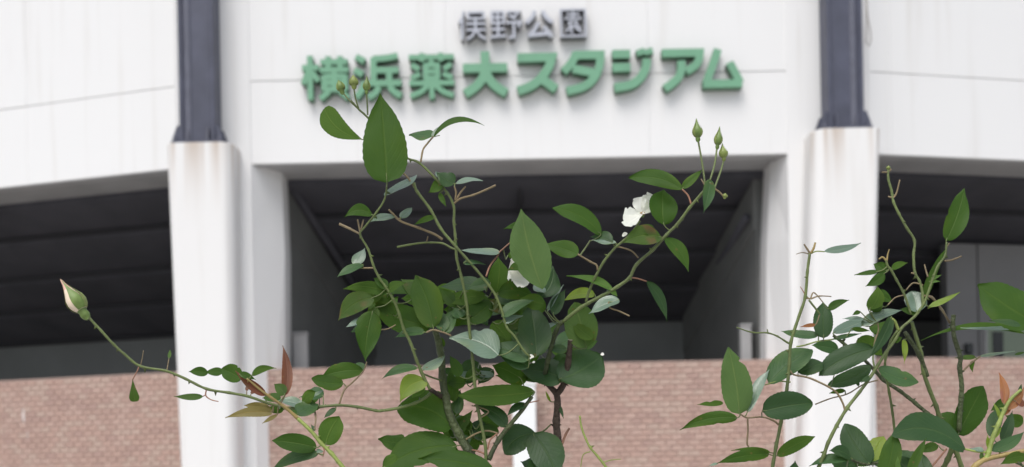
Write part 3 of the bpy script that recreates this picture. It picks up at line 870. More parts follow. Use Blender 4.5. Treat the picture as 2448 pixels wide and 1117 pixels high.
        o = link('bud', mesh_from(vs, fs, 'bud', smooth=True, mi=mi), [M[kind], core, M['pink']], s.root, label)
        for q in range(5):                     # sepals clasping the bud
            th0 = 2 * math.pi * q / 5 + (1.25 if open_ else .3)
            vs, fs = [], []; m_ = len(prof)
            wid = .66
            if open_: th0, wid = ((-.12, .34), (2.0, .58), (3.2, .62), (4.3, .60), (5.35, .52))[q]
            i0 = 4
            for i in range(i0, m_):
                u, r = prof[i]; t = (i - i0) / (m_ - 1 - i0)
                ww = wid * (1 - t ** 1.6) + .04
                out = 1.05 + .03 * math.sin(q) + (.35 * t * t if not open_ and long_tip else 0)
                for k in range(5):
                    th = th0 + ww * (-1 + k / 2)
                    vs.append(P0 + A * (u * Ln * (1.0 if open_ else 1 + .04 * t * math.sin(q * 2))) + (X * math.cos(th) + Z * math.sin(th)) * (r * R_ * out + .00012) - s.loc)
            for i in range(m_ - 1 - i0):
                for k in range(4): fs.append((i * 5 + k, i * 5 + k + 1, (i + 1) * 5 + k + 1, (i + 1) * 5 + k))
            link('sepal', mesh_from(vs, fs, 'sepal', smooth=True), M[kind if q % 2 else 'bud2'], o)
        return o

# ================= middle bush
BA = Bush('rose_bush', 'rose bush with white blooms in front of the pillars, tall stems rising across the sign', (.0, .64, 0), 'rose bushes in the foreground', .62)
S = BA.stem
S([(1041, 790), (1053, 840), (1058, 901), (1065, 949), (1077, 997), (1096, 1036), (1120, 1079), (1150, 1120)], 8, 11, 'cane', Y=(.645, .64), label='dark thick cane of the middle bush')
S([(1336, 1120), (1333, 1052), (1330, 1006), (1333, 961), (1327, 938), (1302, 912)], 10, 6, 'wood', Y=(.655, .65), label='dark woody forked cane')
S([(1330, 945), (1349, 915), (1358, 870), (1364, 812)], 8, 6.5, 'wood', cut=True)
S([(1342, 1066), (1352, 1040), (1361, 1024)], 4, 3, 'stem_r', cut=True)
S([(1330, 1022), (1316, 1014)], 3.5, 1.5, 'wood', thorns=False)
S([(1162, 1120), (1160, 1064), (1147, 997), (1139, 961), (1134, 907), (1130, 860), (1121, 776), (1115, 722), (1103, 661), (1092, 618), (1088, 561), (1085, 530), (1085, 494), (1069, 461), (1040, 426), (1001, 389), (968, 375), (925, 330), (888, 290), (857, 261)], 5.2, 2.8, 'stem', Y=(.635, .60), label='long green stem crossing in front of the dark opening')
S([(1168, 1100), (1192, 1052), (1222, 1013), (1247, 982), (1272, 948)], 6, 4.5, 'cane')
S([(1255, 965), (1289, 958)], 1.6, 1.2, 'stem_r')
S([(1266, 852), (1251, 837), (1230, 804), (1212, 783), (1201, 747), (1187, 711), (1169, 683), (1140, 647), (1112, 615), (1083, 582), (1054, 547), (1029, 501), (997, 458), (990, 437)], 3.2, 4.2, 'stem', Y=(.62, .605))
S([(997, 458), (975, 425), (963, 414)], 3, 2.5, 'stem_b')
S([(1090, 597), (1079, 593), (1058, 582), (1030, 580), (1008, 581), (980, 585), (949, 591)], 3, 3, 'stem', cut=True)
S([(1058, 573), (1040, 561), (1001, 545), (958, 529), (940, 512), (929, 501)], 4, 2.6, 'stem_b')
S([(1020, 578), (1023, 566)], 1.8, 1.2, 'stem_b')
S([(1028, 931), (1011, 898), (996, 861), (981, 819), (965, 786), (954, 750), (940, 715), (922, 686), (907, 665), (893, 636), (880, 596), (861, 561), (872, 543), (900, 508), (920, 475), (925, 440)], 5, 2.4, 'stem', Y=(.63, .60))
S([(861, 560), (836, 547), (812, 536)], 3, 4, 'stem_b', cut=True)
S([(861, 556), (855, 525)], 2.4, 2, 'stem_b'); S([(863, 550), (869, 525)], 2.2, 1.6, 'stem_b')
S([(1056, 949), (1028, 931)], 6, 5, 'wood')
S([(1006, 388), (1011, 359), (1022, 343), (1035, 328)], 2.4, 2.2, 'stem_b')
S([(872, 273), (858, 262), (846, 248), (838, 240)], 2, 2, 'stem'); S([(857, 261), (835, 240), (820, 222)], 2, 1.8, 'stem')
S([(857, 259), (850, 235), (846, 212)], 2, 1.8, 'stem'); S([(879, 275), (878, 250), (876, 222)], 2, 1.8, 'stem')
S([(1085, 487), (1101, 475), (1130, 467), (1162, 454), (1185, 443)], 3, 3, 'stem_b')
S([(1090, 480), (1100, 462), (1113, 446)], 3, 2.5, 'stem_b'); S([(1088, 480), (1090, 460), (1086, 446)], 2.5, 2, 'stem_b')
S([(1162, 661), (1172, 635), (1190, 611), (1194, 603), (1226, 575)], 2.2, 1.8, 'stem_r')
S([(868, 641), (897, 641)], 2, 2, 'stem_b')
# right arm
S([(1345, 770), (1385, 738), (1408, 724), (1440, 707), (1476, 686), (1505, 664), (1522, 632), (1560, 598), (1594, 561), (1622, 533), (1648, 497), (1676, 465), (1699, 436)], 5.5, 4, 'stem', Y=(.63, .60), label='arching green stem on the right of the middle bush')
S([(1686, 446), (1680, 400), (1669, 336)], 3, 2.8, 'stem', dY=.004); S([(1697, 432), (1708, 395), (1714, 354)], 3, 2.6, 'stem', dY=.004); S([(1706, 456), (1722, 412), (1730, 384)], 3, 2.5, 'stem', dY=.004)
S([(1700, 448), (1718, 458), (1733, 474)], 2.6, 1.8, 'stem_b'); S([(1686, 445), (1676, 428)], 2, 1.4, 'stem_b')
S([(1652, 488), (1645, 468), (1631, 453)], 3, 2.2, 'stem_r')
S([(1594, 558), (1625, 530), (1634, 526)], 2, 1, 'stem')
S([(1401, 722), (1408, 697), (1424, 661), (1444, 625), (1467, 596), (1476, 588), (1495, 572)], 4, 3.4, 'stem')
S([(1429, 646), (1426, 634), (1411, 626), (1381, 608)], 2.6, 2.2, 'stem_b'); S([(1526, 617), (1511, 601), (1490, 593), (1474, 590)], 2, 2, 'stem_b')
S([(1386, 612), (1400, 592), (1411, 575)], 2.2, 1.8, 'stem')
S([(1494, 573), (1515, 551), (1530, 528)], 3, 3.4, 'stem')
S([(1506, 664), (1524, 666), (1546, 673)], 2, 1.8, 'stem_r')
S([(1455, 722), (1458, 736), (1480, 744), (1505, 756)], 2, 1.8, 'stem_b', thorns=False)
S([(1345, 768), (1330, 790), (1310, 860), (1300, 912)], 5, 6, 'cane')
S([(1020, 795), (1036, 789), (1060, 795), (1079, 803)], 2.4, 2, 'stem_b')
S([(897, 789), (925, 787), (946, 777)], 1.6, 1.4, 'stem_b')
# left arm with the bud
S([(1033, 936), (1020, 949), (993, 964), (951, 976), (912, 982), (899, 982), (854, 973), (811, 969), (769, 972), (729, 974), (695, 976), (644, 965), (594, 948), (547, 939), (494, 930), (444, 906), (397, 887), (336, 876), (300, 849), (272, 824), (243, 792), (215, 762), (204, 742)], 4.6, 3.6, 'stem', Y=(.635, .60), label='long bent stem reaching left with a cream bud')
S([(333, 874), (329, 885), (317, 908)], 1.6, 1.4, 'stem_r'); S([(336, 874), (340, 856), (343, 838)], 1.2, .8, 'stem_b'); S([(399, 886), (404, 856)], 1.5, 1.1, 'stem_b')
S([(494, 930), (492, 946), (505, 956), (522, 960)], 1.8, 1.2, 'stem_r'); S([(492, 944), (485, 948)], 1.4, 1.2, 'stem_r')
S([(811, 967), (823, 933), (843, 914), (868, 888), (877, 865)], 2.4, 1.6, 'stem_b')
S([(826, 1125), (792, 1084), (766, 1058), (743, 1030), (712, 1001)], 5, 4.4, 'stem_y', Y=.60, label='yellow green young shoot')
S([(712, 1001), (684, 976), (647, 950), (621, 931), (590, 905)], 4.6, 2, 'stem_o')
S([(752, 1026), (755, 1000), (753, 984)], 2, 1.8, 'stem_b'); S([(753, 984), (735, 990), (715, 980)], 1.8, 1.4, 'stem_b')
S([(768, 1062), (775, 1075), (772, 1092)], 2, 1.2, 'stem_r')
# small light shoot
S([(1452, 1121), (1432, 1095), (1411, 1070), (1400, 1048), (1390, 1021), (1386, 994)], 3, 2.2, 'stem_y', Y=.62, label='thin pale green shoot')
S([(1411, 1080), (1394, 1088), (1388, 1120)], 1.4, 1.2, 'stem_y'); S([(1440, 1106), (1462, 1100), (1484, 1098)], 1.4, 1, 'stem_y')
S([(1147, 1000), (1168, 985), (1150, 975), (1128, 970)], 2, 1.4, 'stem_b'); S([(1112, 1052), (1140, 1036), (1165, 1030), (1190, 1036)], 2.2, 2, 'stem_b'); S([(1190, 1036), (1172, 1052), (1166, 1075)], 2, 2, 'stem_r')
S([(1011, 894), (1040, 905), (1062, 912)], 2.2, 2, 'stem'); S([(1158, 1085), (1140, 1078), (1120, 1075)], 2.4, 2, 'stem_r')

F_ = dict
BA.leaves([
 (925, 436, 909, 221, 99, 'g', F_(el=4, az=6, under=False, shape=(.42, .78), fold=.06, arch=.02, dz=-.012, label='largest leaf of the middle bush, rising in front of the sign')),
 (866, 334, 773, 256, 50, 'g', F_(bend=-17, el=12, az=-8, shape=(.85, .30), label='curled yellowish leaf below the three small buds')),
 (1035, 326, 977, 322, 22, 't', F_(el=48)), (1037, 327, 1156, 294, 13, 'g', F_(bend=24, el=25, shape=(.4, .6))), (1034, 328, 1052, 298, 11, 'p'),
 (920, 470, 996, 408, 19, 'p', F_(bend=-6)), (890, 513, 823, 519, 27, 'g', F_(bend=14)), (943, 516, 885, 529, 16, 'p'), (958, 521, 985, 496, 17, 'p'),
 (1086, 440, 1045, 411, 34, 'd', F_(el=15)), (1072, 428, 1042, 408, 13, 'p', F_(bend=-5)), (1058, 434, 1024, 460, 24, 'g'), (1050, 462, 1066, 493, 12, 'g'), (1088, 439, 1154, 431, 11, 'p', F_(bend=4)),
 (1042, 517, 989, 536, 13, 'g'), (1195, 603, 1101, 595, 15, 'p', F_(bend=-3)), (1108, 629, 1162, 629, 11, 't', F_(el=55)),
 (1186, 702, 1192, 612, 50, 'g', F_(el=5, dz=.02)), (1190, 700, 1285, 718, 42, 'g', F_(dz=.015, bend=14)), (1158, 688, 1049, 683, 34, 'd', F_(dz=.025, bend=6)),
 (1160, 706, 1044, 720, 34, 'g', F_(dz=.018)), (1175, 722, 1096, 778, 50, 'g', F_(dz=.02)),
 (1036, 783, 991, 656, 68, 'g', F_(el=6, az=-10, under=False, shape=(.5, .5), bend=8, fold=.05, label='broad bright leaf in the middle of the bush')),
 (1033, 779, 896, 731, 62, 'g', F_(el=8, bend=-8, dz=.008, shape=(.5, .5))), (929, 702, 819, 690, 28, 'g', F_(bend=10)), (925, 688, 893, 664, 22, 'g'), (927, 697, 970, 675, 20, 'g', F_(bend=5)),
 (893, 711, 806, 766, 46, 'b', F_(bend=12)), (891, 743, 874, 863, 57, 'g', F_(el=10, dz=-.004)), (880, 762, 826, 778, 15, 'p'), (900, 735, 880, 770, 22, 'b', F_(bend=4)),
 (848, 634, 872, 591, 26, 'p', F_(el=40)), (868, 632, 805, 659, 17, 't'),
 (1065, 797, 1087, 735, 32, 't', F_(el=45)), (1062, 792, 1044, 733, 34, 't', F_(el=45)), (1192, 850, 1076, 801, 62, 'p', F_(el=40, bend=12, label='broad pale glossy leaf')), (1262, 880, 1170, 812, 56, 't', F_(el=30, bend=10, dz=.002)),
 (1262, 862, 1158, 826, 40, 't', F_(bend=8, el=30)), (1015, 794, 942, 807, 20, 't', F_(bend=6)), (1199, 757, 1275, 714, 26, 't', F_(bend=5, el=35)), (1204, 771, 1250, 751, 14, 'p'),
 (1282, 852, 1268, 728, 74, 'd', F_(el=25, az=5, dz=.004, shape=(.55, .6), label='large dark leaf in the middle of the bush')), (1240, 830, 1222, 760, 40, 't', F_(el=30, dz=.012)),
 (1297, 692, 1246, 498, 86, 's', F_(el=2, az=4, under=True, bend=-6, shape=(.78, .80), dz=-.008, fold=.05, label='tall pale green leaf with a white bloom behind it')),
 (1270, 541, 1205, 546, 20, 'g', F_(bend=4, dz=-.012)), (1383, 609, 1296, 582, 38, 'g', F_(bend=4)),
 (1437, 560, 1324, 492, 38, 'g', F_(el=12, bend=12, shape=(.55, .5), under=False)), (1464, 580, 1409, 566, 28, 'd', F_(bend=6, el=25)), (1473, 582, 1414, 573, 12, 'p'),
 (1632, 452, 1502, 422, 36, 'g', F_(bend=12, el=10, shape=(.6, .45), under=False)), (1631, 451, 1679, 405, 19, 'g'), (1587, 537, 1589, 451, 62, 'g', F_(el=8, az=12, shape=(.55, .5), under=False)),
 (1580, 566, 1490, 580, 44, 'b', F_(el=15, bend=10)), (1562, 556, 1528, 540, 24, 'g'), (1590, 568, 1648, 646, 30, 'g', F_(bend=8, el=20)), (1699, 429, 1684, 508, 27, 't', F_(el=8, az=20)),
 (1466, 695, 1356, 656, 17, 'c', F_(bend=8)), (1458, 690, 1476, 708, 12, 'c'), (1480, 716, 1407, 747, 27, 'p', F_(el=45)), (1422, 704, 1346, 717, 24, 'y', F_(bend=8, dz=.01)),
 (1546, 673, 1595, 769, 23, 'd', F_(bend=10, el=5, az=20)),
 (1402, 832, 1372, 721, 73, 's', F_(el=5, az=-10, fold=.22, shape=(.45, .45), dz=-.002, under=True, label='upright leaf folded along its midrib')),
 (1336, 908, 1438, 846, 92, 't', F_(el=25, shape=(.55, .4), bend=-8, dz=-.006, label='broad blue green leaf above the forked cane')), (1346, 906, 1240, 884, 62, 't', F_(el=35, bend=8, dz=-.004)),
 (1356, 836, 1305, 832, 20, 't'), (1308, 744, 1347, 676, 11, 'p'), (1322, 752, 1352, 692, 28, 'd'), (1290, 712, 1322, 634, 48, 'd', F_(el=20, dz=.012, bend=12)), (1300, 700, 1276, 680, 18, 'p'),
 (1294, 786, 1341, 768, 10, 'p'), (1245, 905, 1176, 872, 46, 'g', F_(el=12)), (1310, 890, 1245, 905, 40, 'd', F_(el=15, dz=.01)),
 (1278, 936, 1096, 944, 46, 'g', F_(el=14, bend=-6, shape=(.6, .5), label='long dark horizontal leaf over the white post')), (998, 880, 912, 903, 20, 't', F_(bend=8)), (1011, 886, 1064, 848, 22, 'p', F_(bend=-3)),
 (1062, 912, 1180, 888, 18, 'p', F_(bend=4, dz=.01)), (1180, 900, 1120, 884, 16, 'p', F_(dz=.012)),
 (1017, 908, 956, 962, 46, 'y', F_(bend=14)), (1012, 918, 985, 950, 28, 'c', F_(dz=.006)),
 (1080, 1022, 950, 972, 88, 'g', F_(el=18, bend=20, shape=(.5, .42), under=False, label='round glossy leaf against the tiled wall')),
 (1092, 1066, 918, 1112, 74, 'g', F_(el=25, bend=14, shape=(.55, .45), dz=-.004, under=False)), (1180, 1130, 1000, 1092, 54, 'g', F_(el=25, bend=8, dz=-.008)),
 (1212, 1019, 1134, 968, 34, 'd', F_(bend=10, el=15)), (1260, 967, 1212, 994, 18, 'd', F_(bend=6)),
 (1283, 1037, 1206, 1082, 62, 'd', F_(el=22, bend=14, shape=(.5, .38), dz=-.004)), (1275, 1036, 1330, 1135, 76, 'd', F_(el=22, bend=6, shape=(.5, .45), dz=-.006)),
 (1078, 1045, 1128, 980, 30, 'g', F_(dz=.01)), (1110, 1080, 1150, 1045, 34, 'g', F_(dz=.008)), (1092, 990, 1100, 930, 26, 't', F_(dz=.006)), (1085, 960, 1075, 880, 30, 'g', F_(dz=.006)),
 (1060, 830, 1040, 800, 18, 'g'), (1205, 840, 1190, 800, 26, 'g', F_(dz=.01)), (1120, 1062, 1100, 1035, 22, 'd'),
 (1020, 775, 955, 765, 34, 'g', F_(dz=.014)), (915, 700, 835, 722, 40, 'g', F_(dz=.012)), (940, 715, 880, 690, 36, 'g', F_(dz=.014)), (1000, 700, 950, 680, 30, 'b', F_(dz=.016)),
 (1130, 745, 1060, 740, 44, 'g', F_(dz=.02)), (1165, 735, 1110, 700, 40, 'g', F_(dz=.022)), (1060, 760, 1110, 775, 36, 'g', F_(dz=.02)), (1215, 735, 1160, 722, 36, 'b', F_(dz=.02)), (1178, 770, 1222, 820, 40, 'g', F_(dz=.016)),
 (1290, 830, 1335, 770, 40, 'g', F_(dz=.014)), (1262, 900, 1185, 898, 44, 'g', F_(dz=.008)), (1300, 905, 1355, 862, 46, 't', F_(dz=.006)), (905, 765, 838, 790, 26, 't', F_(dz=.005)), (1100, 900, 1075, 850, 26, 'g', F_(dz=.01)), (1072, 1000, 1110, 950, 30, 'g', F_(dz=.012)), (1150, 765, 1120, 735, 30, 'g', F_(dz=.016)), (1240, 760, 1200, 715, 44, 'g', F_(dz=.018)), (1100, 760, 1085, 735, 30, 't', F_(dz=.006)),
 # left arm
 (485, 948, 414, 948, 15, 's'), (497, 892, 451, 888, 21, 'g', F_(maxpet=10)), (533, 890, 490, 889, 19, 'g', F_(maxpet=10)), (578, 906, 529, 882, 40, 'g', F_(shape=(.5, .4), maxpet=10)), (572, 894, 611, 907, 15, 'g'),
 (602, 897, 660, 880, 17, 'g', F_(bend=7)), (681, 946, 677, 824, 24, 'r', F_(bend=7, label='reddish young leaf standing upright')), (681, 943, 655, 918, 26, 's'),
 (636, 946, 563, 886, 22, 'r', F_(bend=-3, label='reddish young leaf at the shoot tip')), (590, 935, 592, 918, 8, 'r'), (600, 942, 614, 930, 8, 'r'),
 (652, 986, 538, 997, 24, 'o', F_(bend=6)), (650, 984, 582, 969, 22, 'o', F_(bend=4)), (663, 992, 627, 1011, 9, 'o'), (678, 980, 634, 979, 20, 'g'),
 (728, 974, 660, 955, 22, 'p', F_(bend=4)), (723, 963, 753, 936, 25, 'g', F_(shape=(.5, .4))), (745, 950, 776, 930, 8, 'p'), (700, 978, 735, 952, 16, 'p'),
 (868, 886, 770, 900, 38, 'g', F_(bend=6, shape=(.6, .5))), (872, 882, 850, 866, 18, 't'), (821, 917, 745, 904, 33, 'g', F_(bend=-5, shape=(.5, .45))),
 (763, 976, 729, 975, 12, 'g'), (803, 976, 774, 998, 12, 'd'), (778, 1063, 812, 994, 52, 'g', F_(shape=(.5, .5), bend=-4)), (757, 1070, 650, 1053, 42, 'g', F_(shape=(.5, .55), bend=3)),
 (761, 1084, 642, 1124, 28, 'd', F_(bend=9, el=15)), (756, 1082, 774, 1078, 10, 'p'), (752, 1030, 744, 1015, 8, 'd'),
 (404, 856, 406, 836, 8, 's'), (317, 906, 322, 960, 24, 'b', F_(shape=(1.25, .10), label='small withered leaf hanging from the stem')),
 (1085, 575, 1094, 588, 8, 'g'), (1316, 960, 1304, 935, 6, 'y'), (1336, 968, 1347, 1000, 8, 'd'),
 # foliage at and below the frame's foot
 (1000, 1190, 960, 1128, 60, 'g', F_(Yb=.65, pet=False)), (1240, 1200, 1200, 1135, 70, 'd', F_(Yb=.66, pet=False)),
])
BA.bud(820, 226, 809, 192, 20, 'bud', label='small green bud, left of the three at the top', long_tip=False)
BA.bud(847, 214, 844, 180, 21, 'bud2', label='small green bud, middle of the three at the top', long_tip=False)
BA.bud(876, 226, 877, 181, 17, 'bud', label='small pointed bud, right of the three at the top')
BA.bud(1669, 340, 1665, 284, 23, 'bud', label='pointed green bud, tallest of the right cluster')
BA.bud(1714, 358, 1721, 303, 19, 'bud'); BA.bud(1731, 386, 1727, 343, 20, 'bud2'); BA.bud(1732, 476, 1734, 462, 12, 'bud2', long_tip=False)
BA.bud(211, 764, 144, 667, 46, 'bud', open_=True, label='plump cream bud opening at the far left')

def bloom(b, cx, cy, petals, label, stamen=True):
    near, nd = b.near(cx, cy, 80)
    Y = near[2].y if near else b.Y
    vs, fs = [], []
    c = U(cx, cy, Y)
    for i in range(16):
        d = Vector((R.uniform(-1, 1), R.uniform(-1, .3), R.uniform(-.4, 1))).normalized() * R.uniform(.8, 1.8) * .001
        v, f = tube([c - b.loc, c + d - b.loc], [.00012, .00032], 5); k = len(vs); vs += v; fs += [tuple(q + k for q in x) for x in f]
    v, f = tube([U(cx - 1, cy + 7, Y + .001) - b.loc, c - b.loc], [.0009, .0013], 8); k = len(vs); n0 = len(fs); vs += v; fs += [tuple(q + k for q in x) for x in f]
    mi = [0] * n0 + [1] * (len(fs) - n0)
    if not stamen: vs = [q + Vector((0, .018, 0)) for q in vs]
    fl = link('flower', mesh_from(vs, fs, 'flower', smooth=True, mi=mi), [M['stamen'], M['bud']], b.root, label)
    for (tx, ty, w, el, az, bend, dz) in petals:
        w *= 1.15
        b.leaf(cx, cy, tx, ty, w, 'w', el=el, az=az, bend=bend, shape=(.75, .22), teeth=.06, fold=.25, arch=-.12, name='petal', parent=fl, Yb=Y + dz, pet=False, under=False, bite=[(1, R.uniform(.8, .95), .25, .06), (-1, R.uniform(.75, .9), .2, .05)])
    return fl
def fill(b, boxes):
    for (x0, y0, x1, y1, n, kinds) in boxes:
        for _ in range(n):
            x, y = R.uniform(x0, x1), R.uniform(y0, y1); L_ = R.uniform(42, 78); an = R.choice((0, math.pi)) + R.uniform(-.8, .8)
            dx, dy = math.cos(an) * L_ / 2, math.sin(an) * L_ / 2
            b.leaf(x - dx, y - dy, x + dx, y + dy, R.uniform(.42, .66) * L_, R.choice(kinds), dz=R.uniform(.012, .04), el=R.uniform(-5, 55), maxpet=48)
fill(BA, [(850, 680, 1000, 750, 6, 'ggbg'), (1050, 660, 1230, 770, 10, 'ggbgt'), (1190, 720, 1400, 880, 11, 'ggtg'), (1060, 880, 1250, 950, 7, 'gd'), (1050, 1000, 1180, 1110, 10, 'ggd'),
          (930, 1050, 1150, 1112, 5, 'g'), (640, 945, 760, 985, 5, 'gt'), (1230, 600, 1310, 700, 3, 'gd'), (1240, 1060, 1340, 1112, 3, 'd')])
bloom(BA, 1536, 512, [(1549, 468, 24, -10, -5, 2, .003), (1557, 466, 28, 10, 10, 3, 0), (1530, 472, 30, 0, -15, -3, .002), (1492, 514, 30, 20, -20, -4, .001), (1496, 543, 26, 35, -10, 3, -.001), (1558, 495, 18, 10, 30, 2, -.002)], 'open white bloom side on, right of centre')
bloom(BA, 1270, 652, [(1217, 640, 60, 5, 0, 3, .014), (1224, 672, 44, 15, 5, 0, .013), (1232, 608, 44, 0, 10, 0, .015)], 'white bloom half hidden behind the tall pale leaf', False)
BA.leaf(1266, 858, 1275, 850, 10, 'w', shape=(.5, .3), pet=False, name='petal_remnant', fold=.3); BA.leaf(1273, 868, 1278, 864, 5, 'w', shape=(.5, .3), pet=False, name='petal_remnant')
BA.leaf(1436, 849, 1444, 846, 7, 'w', shape=(.5, .3), pet=False, name='petal_remnant'); BA.leaf(1488, 566, 1498, 556, 9, 'w', shape=(.5, .3), pet=False, name='petal_remnant')

# ================= right bush
BB = Bush('rose_bush', 'rose bush on the right with bare pruned stems and glossy leaves, no open bloom', (.19, .62, 0), 'rose bushes in the foreground', .60)
S = BB.stem
S([(2300, 1122), (2285, 1078), (2262, 1030), (2245, 994), (2238, 971), (2223, 934), (2208, 890), (2202, 845), (2192, 812), (2180, 770)], 8, 5, 'stem', Y=(.625, .60), label='thick green stem leaning left')
S([(2252, 1124), (2266, 1098), (2278, 1068)], 8, 8, 'stem', Y=(.63, .62)); S([(2216, 900), (2198, 849), (2163, 794)], 6, 5, 'cane')
S([(2292, 1030), (2298, 949), (2299, 922), (2294, 880), (2296, 854), (2284, 817), (2278, 784), (2280, 753)], 6, 5.5, 'cane', Y=(.635, .63), cut=True, label='dark pruned stem with a pale cut top')
S([(2240, 1005), (2218, 989), (2188, 964), (2154, 937), (2112, 909), (2094, 889), (2062, 857), (2037, 838), (2013, 818), (1992, 802)], 5, 3.6, 'cane')
S([(1955, 1122), (1969, 1089), (1980, 1058), (2000, 1018), (2025, 976), (2055, 937), (2082, 900), (2099, 873), (2120, 840), (2140, 812), (2156, 784), (2177, 766), (2193, 749), (2209, 725), (2222, 690), (2240, 640), (2259, 612), (2263, 580)], 6, 3, 'stem', Y=(.60, .59), label='long straight green stem rising to the right')
S([(2139, 1034), (2134, 989), (2126, 939), (2117, 890), (2117, 858), (2130, 815), (2146, 790)], 4, 3.6, 'stem')
S([(2206, 735), (2205, 700), (2198, 672), (2187, 651), (2184, 611), (2186, 575), (2167, 544), (2149, 511), (2136, 483), (2131, 455), (2124, 430), (2123, 406)], 4.2, 3.6, 'stem', label='bare angled stem standing highest on the right')
S([(2134, 474), (2143, 462), (2151, 430)], 3, 2, 'stem_b'); S([(2124, 412), (2108, 412)], 2.4, 1.6, 'stem_b'); S([(2126, 410), (2130, 404)], 2.4, 2, 'stem_b'); S([(2133, 473), (2123, 470)], 3, 2, 'stem_b')
S([(2178, 752), (2162, 705), (2143, 669), (2131, 647), (2122, 636), (2118, 622)], 3.6, 3.6, 'stem'); S([(2120, 625), (2110, 615), (2101, 620)], 3, 1.4, 'stem_o'); S([(2120, 625), (2122, 610), (2126, 596)], 2.5, 1, 'stem_o')
S([(2209, 708), (2226, 710), (2239, 724), (2254, 744), (2270, 772)], 3.6, 3.2, 'stem_b')
S([(2206, 682), (2183, 677), (2166, 694)], 2.2, 1.6, 'stem_b'); S([(2218, 662), (2214, 648), (2210, 633)], 2.2, 1.6, 'stem_b')
S([(2258, 624), (2275, 622), (2298, 613)], 2.6, 2, 'stem_b'); S([(2264, 590), (2270, 581)], 1.6, 1, 'stem_b'); S([(2187, 654), (2178, 653)], 2.4, 2, 'stem_b')
S([(2160, 706), (2140, 712), (2122, 730)], 1.8, 1.4, 'stem_b'); S([(2148, 790), (2140, 770), (2132, 762)], 4, 3, 'stem_y')
# left cane of the right bush
S([(1846, 1122), (1855, 1070), (1867, 1010), (1881, 931), (1887, 871), (1891, 818), (1909, 759), (1925, 710), (1930, 651), (1936, 606)], 5.5, 4, 'stem', Y=(.595, .585), label='upright stem in front of the right pillar')
S([(1936, 606), (1930, 596), (1922, 584)], 3.4, 2.4, 'stem_b'); S([(1938, 606), (1945, 594), (1949, 580)], 3, 2.4, 'stem_o'); S([(1933, 607), (1918, 604), (1903, 608)], 1.6, .8, 'stem_b'); S([(1940, 606), (1952, 601), (1971, 602)], 1.7, 1.4, 'stem_y')
S([(1928, 713), (1940, 714), (1958, 708), (1987, 709)], 3, 1.4, 'stem_b'); S([(1938, 714), (1944, 700), (1955, 708), (1968, 724)], 2, 1.2, 'stem_b'); S([(1934, 718), (1952, 741), (1960, 752)], 3.2, 2.6, 'stem')
S([(1925, 705), (1913, 685)], 1.6, .8, 'stem_r')
S([(1890, 822), (1882, 819), (1858, 804), (1834, 796), (1799, 795), (1761, 783)], 3.2, 1.8, 'stem', thorns=False); S([(1836, 797), (1834, 787)], 1.8, 1, 'stem')
S([(1905, 829), (1922, 826), (1957, 816), (1990, 812)], 1.8, 1.8, 'stem_y')
S([(1889, 886), (1898, 896), (1938, 905), (1989, 930), (2006, 947), (2017, 970), (2020, 986)], 2.2, 2.6, 'stem_b')
S([(1949, 967), (1985, 953), (2026, 942), (2065, 919), (2099, 909)], 1.6, 1.6, 'stem_b')
S([(1867, 1022), (1860, 1014), (1847, 1005), (1821, 997), (1787, 999), (1770, 990)], 2.6, 1.8, 'stem_b'); S([(1787, 999), (1788, 1030), (1786, 1060), (1790, 1068)], 2.2, 2, 'stem_b', thorns=False)
S([(1890, 914), (1860, 912), (1828, 921)], 1.8, 1.4, 'stem_y')
S([(2087, 843), (2092, 815), (2100, 790), (2098, 772)], 2, 1.6, 'stem_b'); S([(2091, 880), (2087, 860), (2088, 846)], 2.4, 1.8, 'stem')
S([(2298, 892), (2320, 870), (2336, 858)], 2.8, 2.2, 'stem_b'); S([(2330, 862), (2344, 852)], 2, 1.6, 'stem_b')
# right young shoot and foot branches
S([(2324, 1124), (2334, 1112), (2357, 1098), (2402, 1088), (2452, 1077)], 8, 5, 'stem_o', Y=.585)
S([(2357, 1098), (2364, 1080), (2372, 1051), (2387, 1014), (2402, 979), (2417, 954), (2441, 932)], 7, 3.6, 'stem_y', Y=.585, label='thick yellow green young shoot at the right edge')
S([(2405, 1094), (2430, 1105), (2452, 1118)], 4, 3.4, 'cane'); S([(2307, 1074), (2330, 1079), (2356, 1082)], 2.6, 2.4, 'stem_y')
S([(2263, 1073), (2245, 1095), (2224, 1120)], 2.8, 3, 'stem_r')
S([(2079, 1112), (2050, 1105), (2026, 1096)], 3, 2.4, 'cane'); S([(2140, 1122), (2110, 1108), (2079, 1108)], 4, 3, 'cane', Y=.60)

